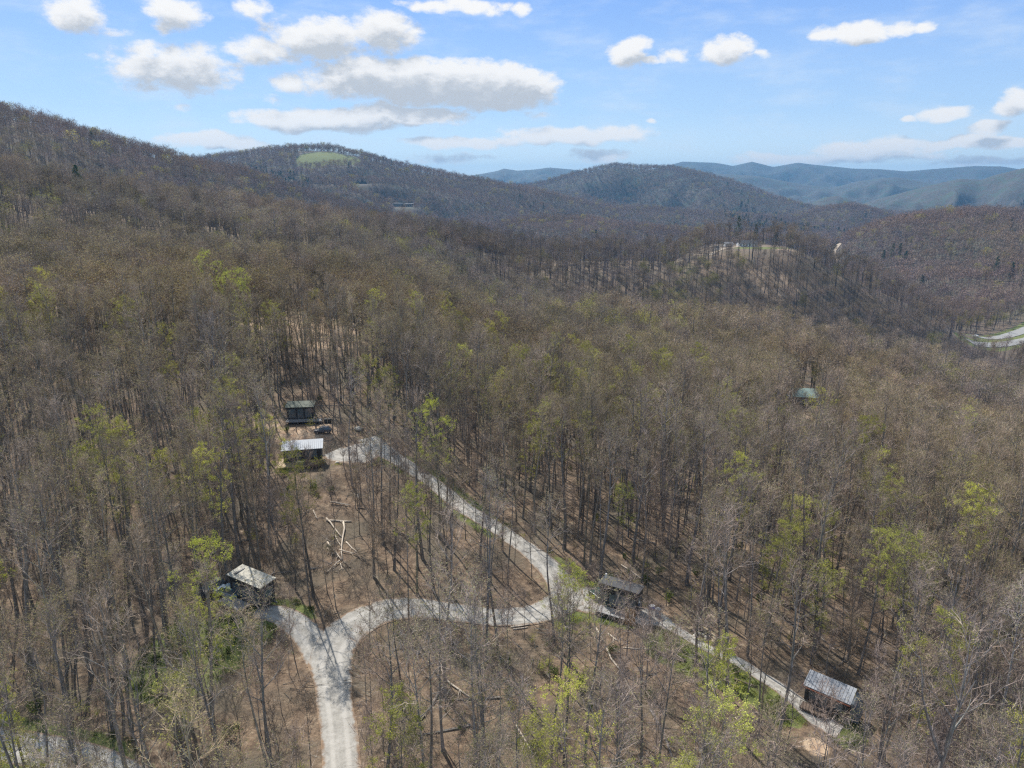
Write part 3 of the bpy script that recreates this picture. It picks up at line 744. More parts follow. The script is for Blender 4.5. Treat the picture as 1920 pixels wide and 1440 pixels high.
# budding trees: kept thin and in loose clusters
pb = .045 + .21 * sstep(vnoise(xs, ys, 38, 55), .12, .4) + .10 * (np.arctan2(xs, ys) < R(-16)) * (rr < 130)
bud = NPR.random(NN) < pb
def nearest_tree(px, py):
    gx, gy = ground(px, py); return int(np.argmin(np.hypot(xs - gx, ys - gy)))
for px, py in ((450, 690), (440, 672), (462, 680), (410, 640), (985, 1290), (1190, 1430), (1240, 1430), (390, 905), (760, 1120), (400, 1360), (370, 1330), (930, 830), (30, 1250), (45, 1420), (820, 1010), (1560, 880), (1640, 870), (1850, 1000), (150, 1010)):
    i = nearest_tree(px, py); bud[i] = True; tin[i] = (1.1, 1.15, 1.0)
order = np.argsort(rr)
inview = (np.abs(np.arctan2(xs, ys)) < R(40.5)) & (rr > 50)
depth_ang = np.degrees(np.arctan2(CAMZ - z - 18, rr)); inview &= depth_ang < 44
bare_i = [i for i in order if inview[i] and not bud[i]][:300]
bud_i = [i for i in order if inview[i] and bud[i]][:170]

LAND = [((640, 1400), 'gravel road at the bottom'), ((625, 1235), 'gravel road fork'), ((800, 1140), 'curving middle road'),
 ((1050, 1110), 'gravel turning place'), ((900, 970), 'straight upper road'), ((475, 1110), 'pale-roofed black cabin'),
 ((1163, 1120), 'dark-roofed black cabin'), ((1556, 1310), 'lower right cabin'), ((570, 850), 'silver-roofed cabin'), ((40, 1410), 'lower left corner road'),
 ((640, 990), 'pale log pile'), ((1400, 1250), 'narrow right-hand lane'), ((1270, 1240), 'green lane verge'), ((200, 1150), 'lower left woods'), ((1850, 1300), 'lower right corner'),
 ((1700, 1100), 'open right-hand woods'), ((950, 1380), 'bottom middle slope'), ((300, 1300), 'green lower left undergrowth'), ((100, 1000), 'left edge woods'), ((1300, 1050), 'brown woods behind the lane'), ((420, 960), 'dark hollow')]
LANDXY = [(*ground(*p), n) for p, n in LAND]
def where(x, y):
    L = sorted((math.hypot(x - lx, y - ly), lx, ly, n) for lx, ly, n in LANDXY)
    d, lx, ly, n = L[0]; dx, dy = x - lx, y - ly
    side = ('right of' if dx > 0 else 'left of') if abs(dx) > abs(dy) else ('behind' if dy > 0 else 'before')
    if d < 6: side = 'close ' + side
    elif d > 15: side = 'well ' + side
    return side + ' the ' + n, L[1][3]
LOOK = ['tall straight grey', 'slim upright grey', 'stout broad-crowned', 'slender brown', 'forked wide-crowned', 'thin low', 'high-crowned straight', 'small spindly']
BLOOK = ['yellow-green leafing', 'low lime-green leafing', 'tall sparse green-leafed']
PENDING = []
def place_tree(i, kind):
    v = int(var[i]) if kind == 'bare_tree' else 8 + i % 3
    root = empty(kind, (xs[i], ys[i], z[i] - .05), rot[i]); root.scale = (scl[i],) * 3
    root.rotation_euler.x = R(float(NPR.normal(0, .9))); root.rotation_euler.y = R(float(NPR.normal(0, .9)))
    look = (LOOK[v] if v < 8 else BLOOK[v - 8]); sz = 'large ' if scl[i] > .93 else 'short ' if scl[i] < .78 else ''
    if look.startswith(('tall', 'low', 'small', 'stout', 'thin')): sz = ''
    sh = ' with dark twigs' if tin[i].mean() < .82 else ' with pale twigs' if tin[i].mean() > 1.25 else ''
    what = 'bare tree' if v < 8 else 'tree'
    w1, w2 = where(xs[i], ys[i])
    PENDING.append((root, f"{sz}{look} {what}{sh}", w1, w2, math.atan2(xs[i], ys[i])))
    tag(root, 'x', 'tree', 'bare trees of the near woods' if kind == 'bare_tree' else 'trees coming into yellow-green leaf')
    T, C, _ = NEAR_MESH[v]
    for nm, me in (('trunk', T), ('crown', C)):
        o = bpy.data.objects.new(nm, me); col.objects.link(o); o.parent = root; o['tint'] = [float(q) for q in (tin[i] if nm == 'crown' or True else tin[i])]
for i in bare_i: place_tree(i, 'bare_tree')
for i in bud_i: place_tree(i, 'budding_tree')
def settle_labels():
    by = {}
    for q in PENDING: by.setdefault((q[1], q[2]), []).append(q)
    for (a, w), L in by.items():
        if len(L) == 1: L[0][0]['label'] = f"{a} {w}"; continue
        sub = {}
        for q in L: sub.setdefault(q[3], []).append(q)
        for w2, M in sub.items():
            M.sort(key=lambda q: q[4]); n = len(M)
            pos = [''] if n == 1 else ['left one, ', 'right one, '] if n == 2 else ['leftmost, '] + ['middle one, '] * (n - 2) + ['rightmost, ']
            if n > 3: pos = ['leftmost, ', 'second from left, '] + [w_ + ' from left, ' for w_ in ('third', 'fourth', 'fifth', 'sixth', 'seventh', 'eighth', 'ninth', 'tenth', 'eleventh', 'twelfth')][:n - 4] + ['second from right, ', 'rightmost, ']
            for p, q in zip(pos, M): q[0]['label'] = f"{p}{a} {w}, {w2} side".replace(' the gravel', ' gravel')
    for q in PENDING:
        L = q[0]['label'].split()
        if len(L) > 16: L = [u for u in L if u not in ('the', 'one,')]
        q[0]['label'] = ' '.join(L[:16]).rstrip(',')
settle_labels()
done = np.zeros(NN, bool); done[bare_i] = True; done[bud_i] = True

# ---- everything else is one wood of instanced trees
def scatter(name, meshes, P, rz, s, idx, tn, tilt=None, **tags):
    me = bpy.data.meshes.new(name); n = len(P); me.vertices.add(n); me.vertices.foreach_set('co', np.asarray(P, np.float32).ravel())
    rot3 = np.zeros((n, 3), np.float32); rot3[:, 2] = rz
    if tilt is not None: rot3[:, :2] = NPR.normal(0, tilt, (n, 2))
    for nm, ty, v, key in (('rot', 'FLOAT_VECTOR', rot3, 'vector'), ('scl', 'FLOAT', s, 'value'), ('idx', 'INT', idx, 'value'), ('tint', 'FLOAT_VECTOR', tn, 'vector')):
        a = me.attributes.new(nm, ty, 'POINT'); a.data.foreach_set(key, np.ascontiguousarray(np.asarray(v, np.int32 if ty == 'INT' else np.float32)).ravel())
    o = bpy.data.objects.new(name, me); col.objects.link(o)
    lib = bpy.data.collections.new(name + '_kinds')
    for i, m in enumerate(meshes):
        q = bpy.data.objects.new(f'{name}_kind_{i:02d}', m); lib.objects.link(q)
    ng = bpy.data.node_groups.new(name, 'GeometryNodeTree')
    ng.interface.new_socket('Geometry', in_out='INPUT', socket_type='NodeSocketGeometry'); ng.interface.new_socket('Geometry', in_out='OUTPUT', socket_type='NodeSocketGeometry')
    t = NT(ng); gi = t.new('NodeGroupInput'); go = t.new('NodeGroupOutput')
    def na(nm, dt):
        q = t.new('GeometryNodeInputNamedAttribute', data_type=dt); q.inputs[0].default_value = nm; return q.outputs[0]
    ci = t.new('GeometryNodeCollectionInfo'); ci.inputs[0].default_value = lib; ci.inputs[1].default_value = True; ci.inputs[2].default_value = True
    ip = t.new('GeometryNodeInstanceOnPoints'); ip.inputs['Pick Instance'].default_value = True
    t.l.new(gi.outputs[0], ip.inputs['Points']); t.l.new(ci.outputs[0], ip.inputs['Instance'])
    t.l.new(na('idx', 'INT'), ip.inputs['Instance Index']); t.l.new(na('rot', 'FLOAT_VECTOR'), ip.inputs['Rotation']); t.l.new(na('scl', 'FLOAT'), ip.inputs['Scale'])
    t.l.new(ip.outputs[0], go.inputs[0])
    md = o.modifiers.new('scatter', 'NODES'); md.node_group = ng
    return tag(o, kind='stuff', **tags)
Px, Py, Pz, Ps, Pi, Pr, Pt = [], [], [], [], [], [], []
def add(x, y, z_, s, i, t_): Px.append(x); Py.append(y); Pz.append(z_); Ps.append(s); Pi.append(i); Pt.append(t_)
m = ~done; NM = len(NEAR_MESH)
idx0 = np.where(bud, 8 + np.arange(NN) % 3, var)
far_near = rr > 190                       # beyond this the lighter models are enough
mid_id = np.where(bud, NM + 7 + np.arange(NN) % 2, NM + var % 7)
idx = np.where(far_near, mid_id, idx0)
add(xs[m], ys[m], z[m], scl[m], idx[m], tin[m])
MESHES = [q[2] for q in NEAR_MESH] + MID_MESH + MID_BUDDING + FAR_MESH
IM = NM; IB = NM + 7; IF = NM + 9
for r0, r1, s_, am, lo in ((330, 560, 6.0, 44, 1), (560, 900, 6.8, 43, 1), (900, 1500, 7.3, 42, 2), (1500, 2450, 8.8, 41, 2), (2450, 3500, 12.5, 40, 2)):
    x, y = band(r0, r1, s_, R(am)); zz = H(x, y); k = visible(x, y, zz, 22); x, y, zz = x[k], y[k], zz[k]
    k = clear_of(x, y); x, y, zz = x[k], y[k], zz[k]; n = x.size; r_ = np.hypot(x, y)
    pb = .035 + .20 * sstep(vnoise(x, y, 70, 55), .05, .35) * (r_ < 1000); bd = NPR.random(n) < pb
    pn = .004 + .30 * sstep(fbm(x, y, 260, 3, 91), .34, .5) * (r_ > 1000); pi_ = NPR.random(n) < pn
    if lo == 1: ix = np.where(bd, IB + NPR.integers(0, 2, n), IM + NPR.integers(0, 7, n))
    else: ix = np.where(bd, IF + 5, IF + NPR.integers(0, 5, n)); ix = np.where(pi_, IF + 6, ix)
    sc2 = NPR.triangular(.62, .95, 1.3, n) * (1.0 if r_.mean() < 850 else 1.12 if r_.mean() < 1400 else 1.2 if r_.mean() < 2300 else 1.45)
    print('band', r0, r1, n)
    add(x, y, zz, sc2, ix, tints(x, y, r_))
P = np.column_stack([np.concatenate(Px), np.concatenate(Py), np.concatenate(Pz) - .1]); rz = NPR.uniform(0, 6.283, len(P))
sa, ia, ta = np.concatenate(Ps), np.concatenate(Pi), np.concatenate(Pt); rd = np.hypot(P[:, 0], P[:, 1])
nr = rd < 900
scatter('woodland', MESHES, P[nr], rz[nr], sa[nr], ia[nr], ta[nr], tilt=.018, label='leafless woodland of grey and olive trees filling the slopes around the cabins', cat='woodland')
scatter('distant_forest', MESHES, P[~nr], rz[~nr], sa[~nr], ia[~nr], ta[~nr], label='distant bare forest covering the far ridges under the sky', cat='forest')

# ------------------------------------------------------------------ undergrowth, sticks and grass
def make_brush(seed, h_, n, leaf=None, nl=0, spread=.6, wid=.03, lsz=.12):
    g = random.Random(seed); C = Geo()
    for i in range(n):
        a = g.random() * 6.28; ang = abs(g.gauss(0, .38)) * spread / .6; d = Vector((math.cos(a) * math.sin(ang), math.sin(a) * math.sin(ang), math.cos(ang)))
        p = Vector((g.gauss(0, .18), g.gauss(0, .18), -.1)); L = h_ * g.uniform(.5, 1.1)
        C.blade(p, d, L, wid, g, 1)
        for q in range(6):
            f = g.uniform(.3, .95); td = rot_about(d, R(g.uniform(25, 60)), g.random() * 6.28); o = p + d * L * f
            C.blade(o, td, L * g.uniform(.15, .35), wid * .7, g, 1)
            if leaf is not None and nl:
                for _ in range(nl): C.leaf(o + td * L * .2 + Vector((g.gauss(0, .14), g.gauss(0, .14), g.gauss(0, .1))), lsz * g.uniform(.6, 1.4), g, leaf)
    return data('brush', [C])
def make_sapling(seed):
    T, C = make_tree(seed, 10, .055, .35, 1.3, 0, tw=.8); return data('sapling', [T, C])
def make_sticks(seed):
    g = random.Random(seed); C = Geo()
    for i in range(7):
        a = g.random() * 6.28; d = Vector((math.cos(a), math.sin(a), g.uniform(0, .25))).normalized(); L = g.uniform(1, 3.6)
        p = Vector((g.gauss(0, 1), g.gauss(0, 1), .08)); C.tube([p, p + d * L], [.05, .015], 3, 0)
        for q in range(4): C.blade(p + d * L * g.uniform(.3, .9), rot_about(d, R(40), g.random() * 6.28), L * .3, .03, g, 1)
    return data('sticks', [C])
def make_tuft(seed, m, h_=.4):
    g = random.Random(seed); C = Geo()
    for i in range(30):
        a = g.random() * 6.28; d = Vector((math.cos(a) * .5, math.sin(a) * .5, 1)).normalized(); C.blade(Vector((g.gauss(0, .3), g.gauss(0, .3), -.03)), d, h_ * g.uniform(.5, 1.2), .07, g, m)
    return data('tuft', [C])
def make_deadfall(seed):
    g = random.Random(seed); C = Geo(); L = g.uniform(5, 9)
    C.tube([(0, 0, .12), (L * .5, .15, .16), (L, 0, .10)], [.15, .12, .05], 5, 0)
    for q in range(5):
        p = Vector((L * g.uniform(.3, .95), 0, .15)); d = Vector((g.uniform(.2, .9), g.choice((-1, 1)) * g.uniform(.4, 1), g.uniform(.1, .6))).normalized(); C.tube([p, p + d * g.uniform(1, 2.4)], [.05, .01], 3, 0)
    return data('deadfall', [C])
UG = [make_brush(1, 2.2, 12), make_brush(2, 3.2, 9, spread=.5), make_brush(3, 1.4, 14, 3, 1), make_sapling(4), make_sapling(5), make_sticks(6), make_sticks(7),
      make_brush(8, 1.5, 12, 5, 4, lsz=.2), make_brush(9, 2.4, 10, 2, 3, lsz=.16), make_brush(10, .8, 14, 5, 5, .9, lsz=.16), make_deadfall(11), make_deadfall(12)]
x, y = band(35, 150, 2.1, R(46)); x2, y2 = band(150, 250, 3.6, R(44)); x = np.concatenate([x, x2]); y = np.concatenate([y, y2])
k = (road_dist(x, y) > .7)
for (cx, cy, cz, a, b) in PADS[:5]: k &= np.hypot(x - cx, y - cy) > 4.6
x, y = x[k], y[k]; zz = H(x, y); n = x.size; gr, so_ = masks(x, y)
nz = vnoise(x, y, 16, 501); k = NPR.random(n) < np.clip(.8 + 1.2 * nz, .3, 1); x, y, zz, gr = x[k], y[k], zz[k], gr[k]; n = x.size
ix = NPR.choice(7, n, p=[.18, .14, .13, .17, .16, .12, .10])
az_ = np.degrees(np.arctan2(x, y)); rr_ = np.hypot(x, y)
pg = .05 + .30 * sstep(vnoise(x, y, 24, 502), .05, .35) + .45 * (az_ < -20) * (rr_ < 100) * sstep(vnoise(x, y, 15, 503), -.2, .3)
ix = np.where(NPR.random(n) < pg, 7 + NPR.integers(0, 2, n), ix); ix = np.where((NPR.random(n) < .035) & (road_dist(x, y) > 9), 10 + NPR.integers(0, 2, n), ix); ix = np.where((gr > .4) & (NPR.random(n) < .8), np.where(NPR.random(n) < .5, 7, 9), ix)
scatter('undergrowth', UG, np.column_stack([x, y, zz]), NPR.uniform(0, 6.28, n), NPR.uniform(.6, 1.25, n), ix, tints(x, y, rr_), label='tangled brush, saplings and fallen sticks on the leaf litter', cat='undergrowth')
TU = [make_tuft(20, 5), make_tuft(21, 2, .3), make_tuft(22, 5, .55)]
x, y = band(35, 175, .75, R(44)); gr, so_ = masks(x, y); k = (gr > .3) & (NPR.random(x.size) < gr * .9) & (road_dist(x, y) > .15); x, y = x[k], y[k]; n = x.size
scatter('verge_grass', TU, np.column_stack([x, y, H(x, y)]), NPR.uniform(0, 6.28, n), NPR.uniform(.6, 1.3, n), NPR.integers(0, 3, n), np.full((n, 3), 1.) * NPR.uniform(.8, 1.25, (n, 1)), label='fresh yellow-green grass along the road edges', cat='grass')

# ------------------------------------------------------------------ fallen logs
M_PALE = mat('pale_dead_wood', (.52, .44, .35), .85, var=.25, vscale=3); M_DARKLOG = mat('dark_log_bark', (.13, .10, .075), .9, var=.4, vscale=3)
def log(p0, p1, rad=.14, pale=True, label='', limbs=2, lift=0., seed=0, group='fallen logs on the forest floor'):
    g = random.Random(seed); a = Vector((*p0, 0)); b = Vector((*p1, 0)); a.z = h1(a.x, a.y) + rad * .7 + lift; b.z = h1(b.x, b.y) + rad * .7 + lift * .4
    n = 5; P = [a.lerp(b, i / n) - a for i in range(n + 1)]
    L = (b - a).length
    for q in P[1:-1]: q += Vector((g.gauss(0, .012 * L), g.gauss(0, .012 * L), 0))
    if lift == 0:
        for q in P[1:-1]: q.z = max(q.z, h1(a.x + q.x, a.y + q.y) + rad * .6 - a.z)
    T = Geo(); T.tube(P, [rad * (1 - .45 * i / n) for i in range(n + 1)], 7, 0)
    base = len(T.V) - 7; T.F.append(tuple(range(base, base + 7))); T.M.append(0); T.F.append(tuple(reversed(range(7)))); T.M.append(0)
    o = mesh_obj('fallen_log', T.V, T.F, M_PALE if pale else M_DARKLOG, smooth=True, loc=a); tag(o, label, 'log', group)
    for i in range(limbs):
        f = g.uniform(.4, .9); q = P[0].lerp(P[-1], f); d = rot_about((b - a).normalized(), R(g.uniform(35, 60)), g.uniform(-.6, .6)); d.z = abs(d.z) * .5
        T = Geo(); T.tube([q, q + d * g.uniform(.8, 2.2)], [rad * .4, .012], 4, 0); mesh_obj('branch_stub', T.V, T.F, M_PALE if pale else M_DARKLOG, parent=o)
    return o
LOGS = [(612,977,659,979,.2,1,'thick reddish log lying level across the pale log pile'), (644,982,642,1051,.16,1,'straight cream log pointing down the slope in the log pile'),
 (612,975,642,1010,.15,1,'slanting pale log at the top of the log pile'), (649,1017,669,1037,.12,1,'short slanting pole right of the log pile'), (614,1020,640,1052,.16,1,'grey slanting log at the lower left of the log pile'),
 (638,1054,612,1075,.12,1,'pale pole sticking out below the log pile to the left'), (644,1053,658,1066,.12,0,'dark short log below the foot of the log pile'), (627,1004,639,1027,.13,1,'short pale log in the heart of the log pile'),
 (620,945,657,949,.17,1,'level grey log above the log pile'), (671,953,705,958,.14,0,'dark level log to the right above the log pile'), (588,960,595,975,.12,1,'small yellowish log left of the log pile'), (568,966,579,958,.1,1,'short pale stick far left of the log pile'),
 (614,1029,620,1034,.12,1,'stubby white log beside the lower trunk in the pile'), (636,1034,664,1040,.12,1,'pale thin log leaving the pile to the right'), (664,1040,695,1060,.11,0,'brown pole trailing down right from the log pile'), (638,1056,642,1069,.09,1,'thin upright-looking pole at the foot of the log pile'),
 (1118,1179,1133,1205,.15,1,'pale log slanting down just below the dark-roofed cabin'), (1137,1215,1200,1325,.13,1,'long pale fallen trunk running down the slope below the dark-roofed cabin'), (1140,1189,1159,1203,.12,1,'short tan log on the bank under the dark-roofed cabin'),
 (1145,1214,1164,1225,.12,1,'pale broken log halfway down the bank under the cabin'), (1168,1215,1229,1219,.09,1,'thin level pole on the brown slope left of the thick dark log'), (1231,1225,1286,1241,.24,0,'thick dark mossy log lying along the lane bank'), (1248,1217,1281,1237,.12,1,'pale split log just above the thick dark log'),
 (1377,1275,1420,1289,.16,0,'brown log on the slope below the narrow lane'), (1269,1391,1300,1440,.11,0,'dark slanting log near the bottom edge right of centre'), (1269,1345,1291,1352,.12,0,'short brown log low on the right-hand slope'), (1214,1266,1234,1261,.1,0,'small mossy stick on the open litter slope'),
 (321,1289,360,1275,.16,0,'dark log in the green undergrowth at lower left'), (225,1244,237,1265,.12,1,'cream splintered log in the lower left woods'), (204,1304,209,1277,.1,1,'thin cream stick in the lower left woods'), (267,845,302,817,.2,0,'dark thick log on the shaded left slope, upper of two'),
 (265,895,297,867,.2,0,'mossy log on the shaded left slope, lower of two'), (150,898,180,888,.15,0,'dark log low on the left slope beside tall trunks'), (822,1227,835,1277,.1,1,'bleached crooked limb right of the bottom road'), (835,1275,885,1312,.14,1,'bleached log slanting right beyond the crooked limb'),
 (20,674,68,694,.16,0,'dark log on the upper left edge of the slope'), (186,700,193,738,.14,1,'bright barkless trunk leaning on the left slope'), (1040,1268,1075,1310,.1,0,'brown pole on the litter in the bottom middle'), (968,1360,1000,1415,.1,1,'pale pole crossing the litter at the bottom middle'),
 (1165,1060,1222,1098,.12,1,'long pale pole on the slope above the dark-roofed cabin'), (1240,1080,1270,1098,.16,0,'dark log behind the lane among brown trees'), (1530,1158,1566,1170,.14,0,'brown log on the open floor of the right-hand woods')]
for i, (a, b, c, d, r_, pl, lab) in enumerate(LOGS): log(ground(a, b), ground(c, d), r_, bool(pl), lab, seed=i, lift=.25 if i < 16 and i % 3 else 0., limbs=1 if r_ < .13 else 2)
for k_, (a, b, c, d, lab) in enumerate([(958, 1177, 993, 1172, 'longer cream timber edging the middle gravel road'), (962, 1181, 990, 1177, 'shorter cream timber below the longer one by the road')]):
    log(ground(a, b), ground(c, d), .13, True, lab, limbs=0, seed=90 + k_, group='timbers edging the middle road')

# ------------------------------------------------------------------ buildings and small things
def box(V, F, x0, x1, y0, y1, z0, z1):
    i = len(V); V += [(x0,y0,z0),(x1,y0,z0),(x1,y1,z0),(x0,y1,z0),(x0,y0,z1),(x1,y0,z1),(x1,y1,z1),(x0,y1,z1)]
    F += [(i,i+3,i+2,i+1),(i+4,i+5,i+6,i+7),(i,i+1,i+5,i+4),(i+1,i+2,i+6,i+5),(i+2,i+3,i+7,i+6),(i+3,i,i+4,i+7)]
def boxes(name, L, m, parent, bev=0., **kw):
    V, F = [], []
    for b in L: box(V, F, *b)
    o = mesh_obj(name, V, F, m, parent=parent, **kw)
    if bev:
        md = o.modifiers.new('bevel', 'BEVEL'); md.width = bev; md.segments = 2; md.limit_method = 'ANGLE'
    return o
def cyl(name, c, r, h_, m, parent=None, k=16, axis='z', r2=None, loc=None):
    V, F = [], []; r2 = r if r2 is None else r2
    for j in range(k):
        a = 2 * math.pi * j / k; ca, sa = math.cos(a), math.sin(a)
        for rr_, t in ((r, 0), (r2, h_)):
            p = (ca * rr_, sa * rr_, t)
            if axis == 'y': p = (p[0], p[2], p[1])
            if axis == 'x': p = (p[2], p[0], p[1])
            V.append((p[0] + c[0], p[1] + c[1], p[2] + c[2]))
    for j in range(k):
        q = (j + 1) % k; F.append((2*j, 2*q, 2*q+1, 2*j+1))
    F.append(tuple(range(0, 2*k, 2))[::-1]); F.append(tuple(range(1, 2*k, 2)))
    return mesh_obj(name, V, F, m, parent=parent, loc=loc)
M_BLACK = mat('black_siding', (.028, .030, .032), .55, var=.3, vscale=3); M_ROOFP = mat('pale_roofing', (.46, .43, .355), .8, var=.14, vscale=1.5)
M_ROOFD = mat('dark_roofing', (.055, .057, .062), .7, var=.25, vscale=1.5); M_STEEL = mat('ribbed_steel', (.36, .38, .41), .65, .0, var=.12, vscale=1)
M_DECKG = mat('grey_decking', (.31, .30, .29), .8, var=.18, vscale=4); M_DECKT = mat('tan_decking', (.46, .35, .22), .8, var=.25, vscale=4)
M_WOOD = mat('brown_boards', (.33, .19, .075), .75, var=.25, vscale=4); M_DWOOD = mat('dark_boards', (.14, .10, .075), .8, var=.25, vscale=4)
M_GLASS = mat('window_glass', (.09, .12, .135), .05, var=.1); M_FRAME = mat('window_frame', (.16, .155, .15), .5, var=.1); M_RUST = mat('rusty_metal', (.30, .11, .06), .8, var=.35, vscale=4)
M_TYRE = mat('tyre_rubber', (.02, .02, .02), .85, var=.1); M_RIM = mat('wheel_rim', (.45, .45, .46), .35, .8, var=.05); M_WHITE = mat('white_paint', (.78, .78, .76), .5, var=.05)
M_BLUE = mat('blue_plastic', (.05, .12, .45), .4, var=.1); M_DGREEN = mat('dark_green_paint', (.015, .06, .045), .35, var=.1); M_BLUEGREY = mat('blue_grey_cover', (.28, .36, .42), .45, var=.15)
M_GREENROOF = mat('green_metal_roof', (.27, .37, .33), .6, .0, var=.15, vscale=.8); M_STONE = mat('pale_stone', (.55, .50, .42), .9, var=.2, vscale=3, bump=.5); M_LAMP = mat('lamp_glass', (.75, .75, .72), .15, var=.02)
M_TAN = mat('tan_siding', (.42, .36, .28), .8, var=.12); M_CAMPER = mat('weathered_white_metal', (.29, .305, .33), .65, .0, var=.12, vscale=2)

def windows(parent, side, L, W, Hh, specs, zb):
    """specs: (centre along wall, sill height, width, height); side -1 faces -Y, +1 faces +Y, 'x' right end, '-x' left end"""
    for (c, s, w, h_) in specs:
        t = .06; z0 = zb + s
        def rect(a0, a1, d0, d1, z0_, z1_):
            if side in (-1, 1):
                y0 = side * W / 2; return (a0, a1, min(y0 + side * d0, y0 + side * d1), max(y0 + side * d0, y0 + side * d1), z0_, z1_)
            sg = 1 if side == 'x' else -1; x0 = sg * L / 2
            return (min(x0 + sg * d0, x0 + sg * d1), max(x0 + sg * d0, x0 + sg * d1), a0, a1, z0_, z1_)
        f = boxes('window', [rect(c - w/2, c + w/2, .02, .05, z0, z0 + t), rect(c - w/2, c + w/2, .02, .05, z0 + h_ - t, z0 + h_), rect(c - w/2, c - w/2 + t, .02, .05, z0 + t, z0 + h_ - t), rect(c + w/2 - t, c + w/2, .02, .05, z0 + t, z0 + h_ - t)], M_FRAME, parent)
        boxes('pane', [rect(c - w/2 + t, c + w/2 - t, .015, .03, z0 + t, z0 + h_ - t)], M_GLASS, f)
def cabin(name, S, rz, L, W, z0, hf, hb, wall, roofm, label, wf=(), wl=(), wr=(), door=None, rib=False, over=.18, dz=0., roof_label=None, group=None, wheels=True):
    """one-slope roof: eave height hf above ground at the front (-Y) and hb at the back"""
    root = empty(name, (S[0], S[1], S[2] + dz), rz, label=label, cat='cabin', group=group)
    V = [(-L/2,-W/2,z0),(L/2,-W/2,z0),(L/2,W/2,z0),(-L/2,W/2,z0),(-L/2,-W/2,hf),(L/2,-W/2,hf),(L/2,W/2,hb),(-L/2,W/2,hb)]
    F = [(0,3,2,1),(4,5,6,7),(0,1,5,4),(1,2,6,5),(2,3,7,6),(3,0,4,7)]
    mesh_obj('wall', V, F, wall, parent=root)
    # board seams stand a little proud of the wall
    boxes('cladding', [(x_, x_ + .04, -W/2 - .018, -W/2, z0, hf - .05) for x_ in np.arange(-L/2 + .1, L/2 - .05, .42)], wall, root)
    sl = (hb - hf) / W; o = over; t = .09
    def zr(y): return hf + (y + W/2) * sl + .01
    V = []; F = []
    for (x0, x1) in ([(-L/2 - o, L/2 + o)]):
        V += [(x0,-W/2-o,zr(-W/2-o)),(x1,-W/2-o,zr(-W/2-o)),(x1,W/2+o,zr(W/2+o)),(x0,W/2+o,zr(W/2+o))]; V += [(a, b, c + t) for a, b, c in V[:4]]
        F += [(0,3,2,1),(4,5,6,7),(0,1,5,4),(1,2,6,5),(2,3,7,6),(3,0,4,7)]
    if rib:
        for x_ in np.arange(-L/2 - o + .15, L/2 + o - .1, .38):
            i = len(V); y0, y1 = -W/2 - o + .01, W/2 + o - .01; w_ = .03; hh = .05
            for (yy) in (y0, y1): V += [(x_ - w_, yy, zr(yy) + t + .002), (x_ + w_, yy, zr(yy) + t + .002), (x_, yy, zr(yy) + t + hh)]
            F += [(i, i+1, i+2), (i+3, i+5, i+4), (i, i+2, i+5, i+3), (i+1, i+4, i+5, i+2)]
    r_ = mesh_obj('roof', V, F, roofm, parent=root)
    if roof_label: r_['label'] = roof_label
    if wheels:
        boxes('trailer_frame', [(-L/2 + .1, L/2 + .5, -W/2 + .1, -W/2 + .25, z0 - .22, z0 - .01), (-L/2 + .1, L/2 + .5, W/2 - .25, W/2 - .1, z0 - .22, z0 - .01)], M_FRAME, root)
        for x_ in (-.55, .45):
            for y_ in (-W/2 + .02, W/2 - .24):
                w_ = cyl('wheel', (x_, y_, .38), .37, .22, M_TYRE, root, axis='y'); cyl('rim', (x_, y_ - .012, .38), .2, .244, M_RIM, w_, axis='y')
    windows(root, -1, L, W, hf, wf, z0); windows(root, '-x', L, W, hf, wl, z0); windows(root, 'x', L, W, hf, wr, z0)
    if door is not None:
        d = boxes('door', [(door - .42, door + .42, -W/2 - .05, -W/2 - .02, z0 + .03, z0 + 2.05)], M_GLASS, root); boxes('handle', [(door + .28, door + .33, -W/2 - .10, -W/2 - .051, z0 + .9, z0 + 1.15)], M_RIM, d)
    return root
def deck(root, x0, x1, y0, y1, z, m, rail=None, legs=True, name='deck'):
    d = boxes(name, [(x0, x1, yy, yy + .135, z - .05, z) for yy in np.arange(y0, y1 - .1, .15)] + [(x0 + .03, x1 - .03, y0 + .02, y1 - .05, z - .2, z - .052)], m, root)
    if legs: boxes('leg', [(a, a + .1, b, b + .1, -.3, z - .201) for a in np.arange(x0 + .05, x1, max(.8, (x1 - x0 - .2) / 3)) for b in (y0 + .04, y1 - .2)], m, d)
    if rail:
        L = []
        for seg in rail:
            if seg in ('f',):
                L += [(x0, x1, y0, y0 + .06, z + .95, z + 1.0)] + [(a, a + .05, y0 + .005, y0 + .055, z + .002, z + .948) for a in np.arange(x0, x1, .35)]
            if seg == 'r': L += [(x1 - .06, x1, y0 + .062, y1, z + .95, z + 1.0)] + [(x1 - .055, x1 - .005, a, a + .05, z + .002, z + .948) for a in np.arange(y0 + .3, y1, .35)]
            if seg == 'l': L += [(x0, x0 + .06, y0 + .062, y1, z + .95, z + 1.0)] + [(x0 + .005, x0 + .055, a, a + .05, z + .002, z + .948) for a in np.arange(y0 + .3, y1, .35)]
        boxes('railing', L, M_DWOOD if m is not M_DECKG else M_FRAME, d)
    return d
def rel(S, rz, x_, y_):
    c, s_ = math.cos(rz), math.sin(rz); return S[0] + x_ * c - y_ * s_, S[1] + x_ * s_ + y_ * c
GC = 'small cabins in the woods'
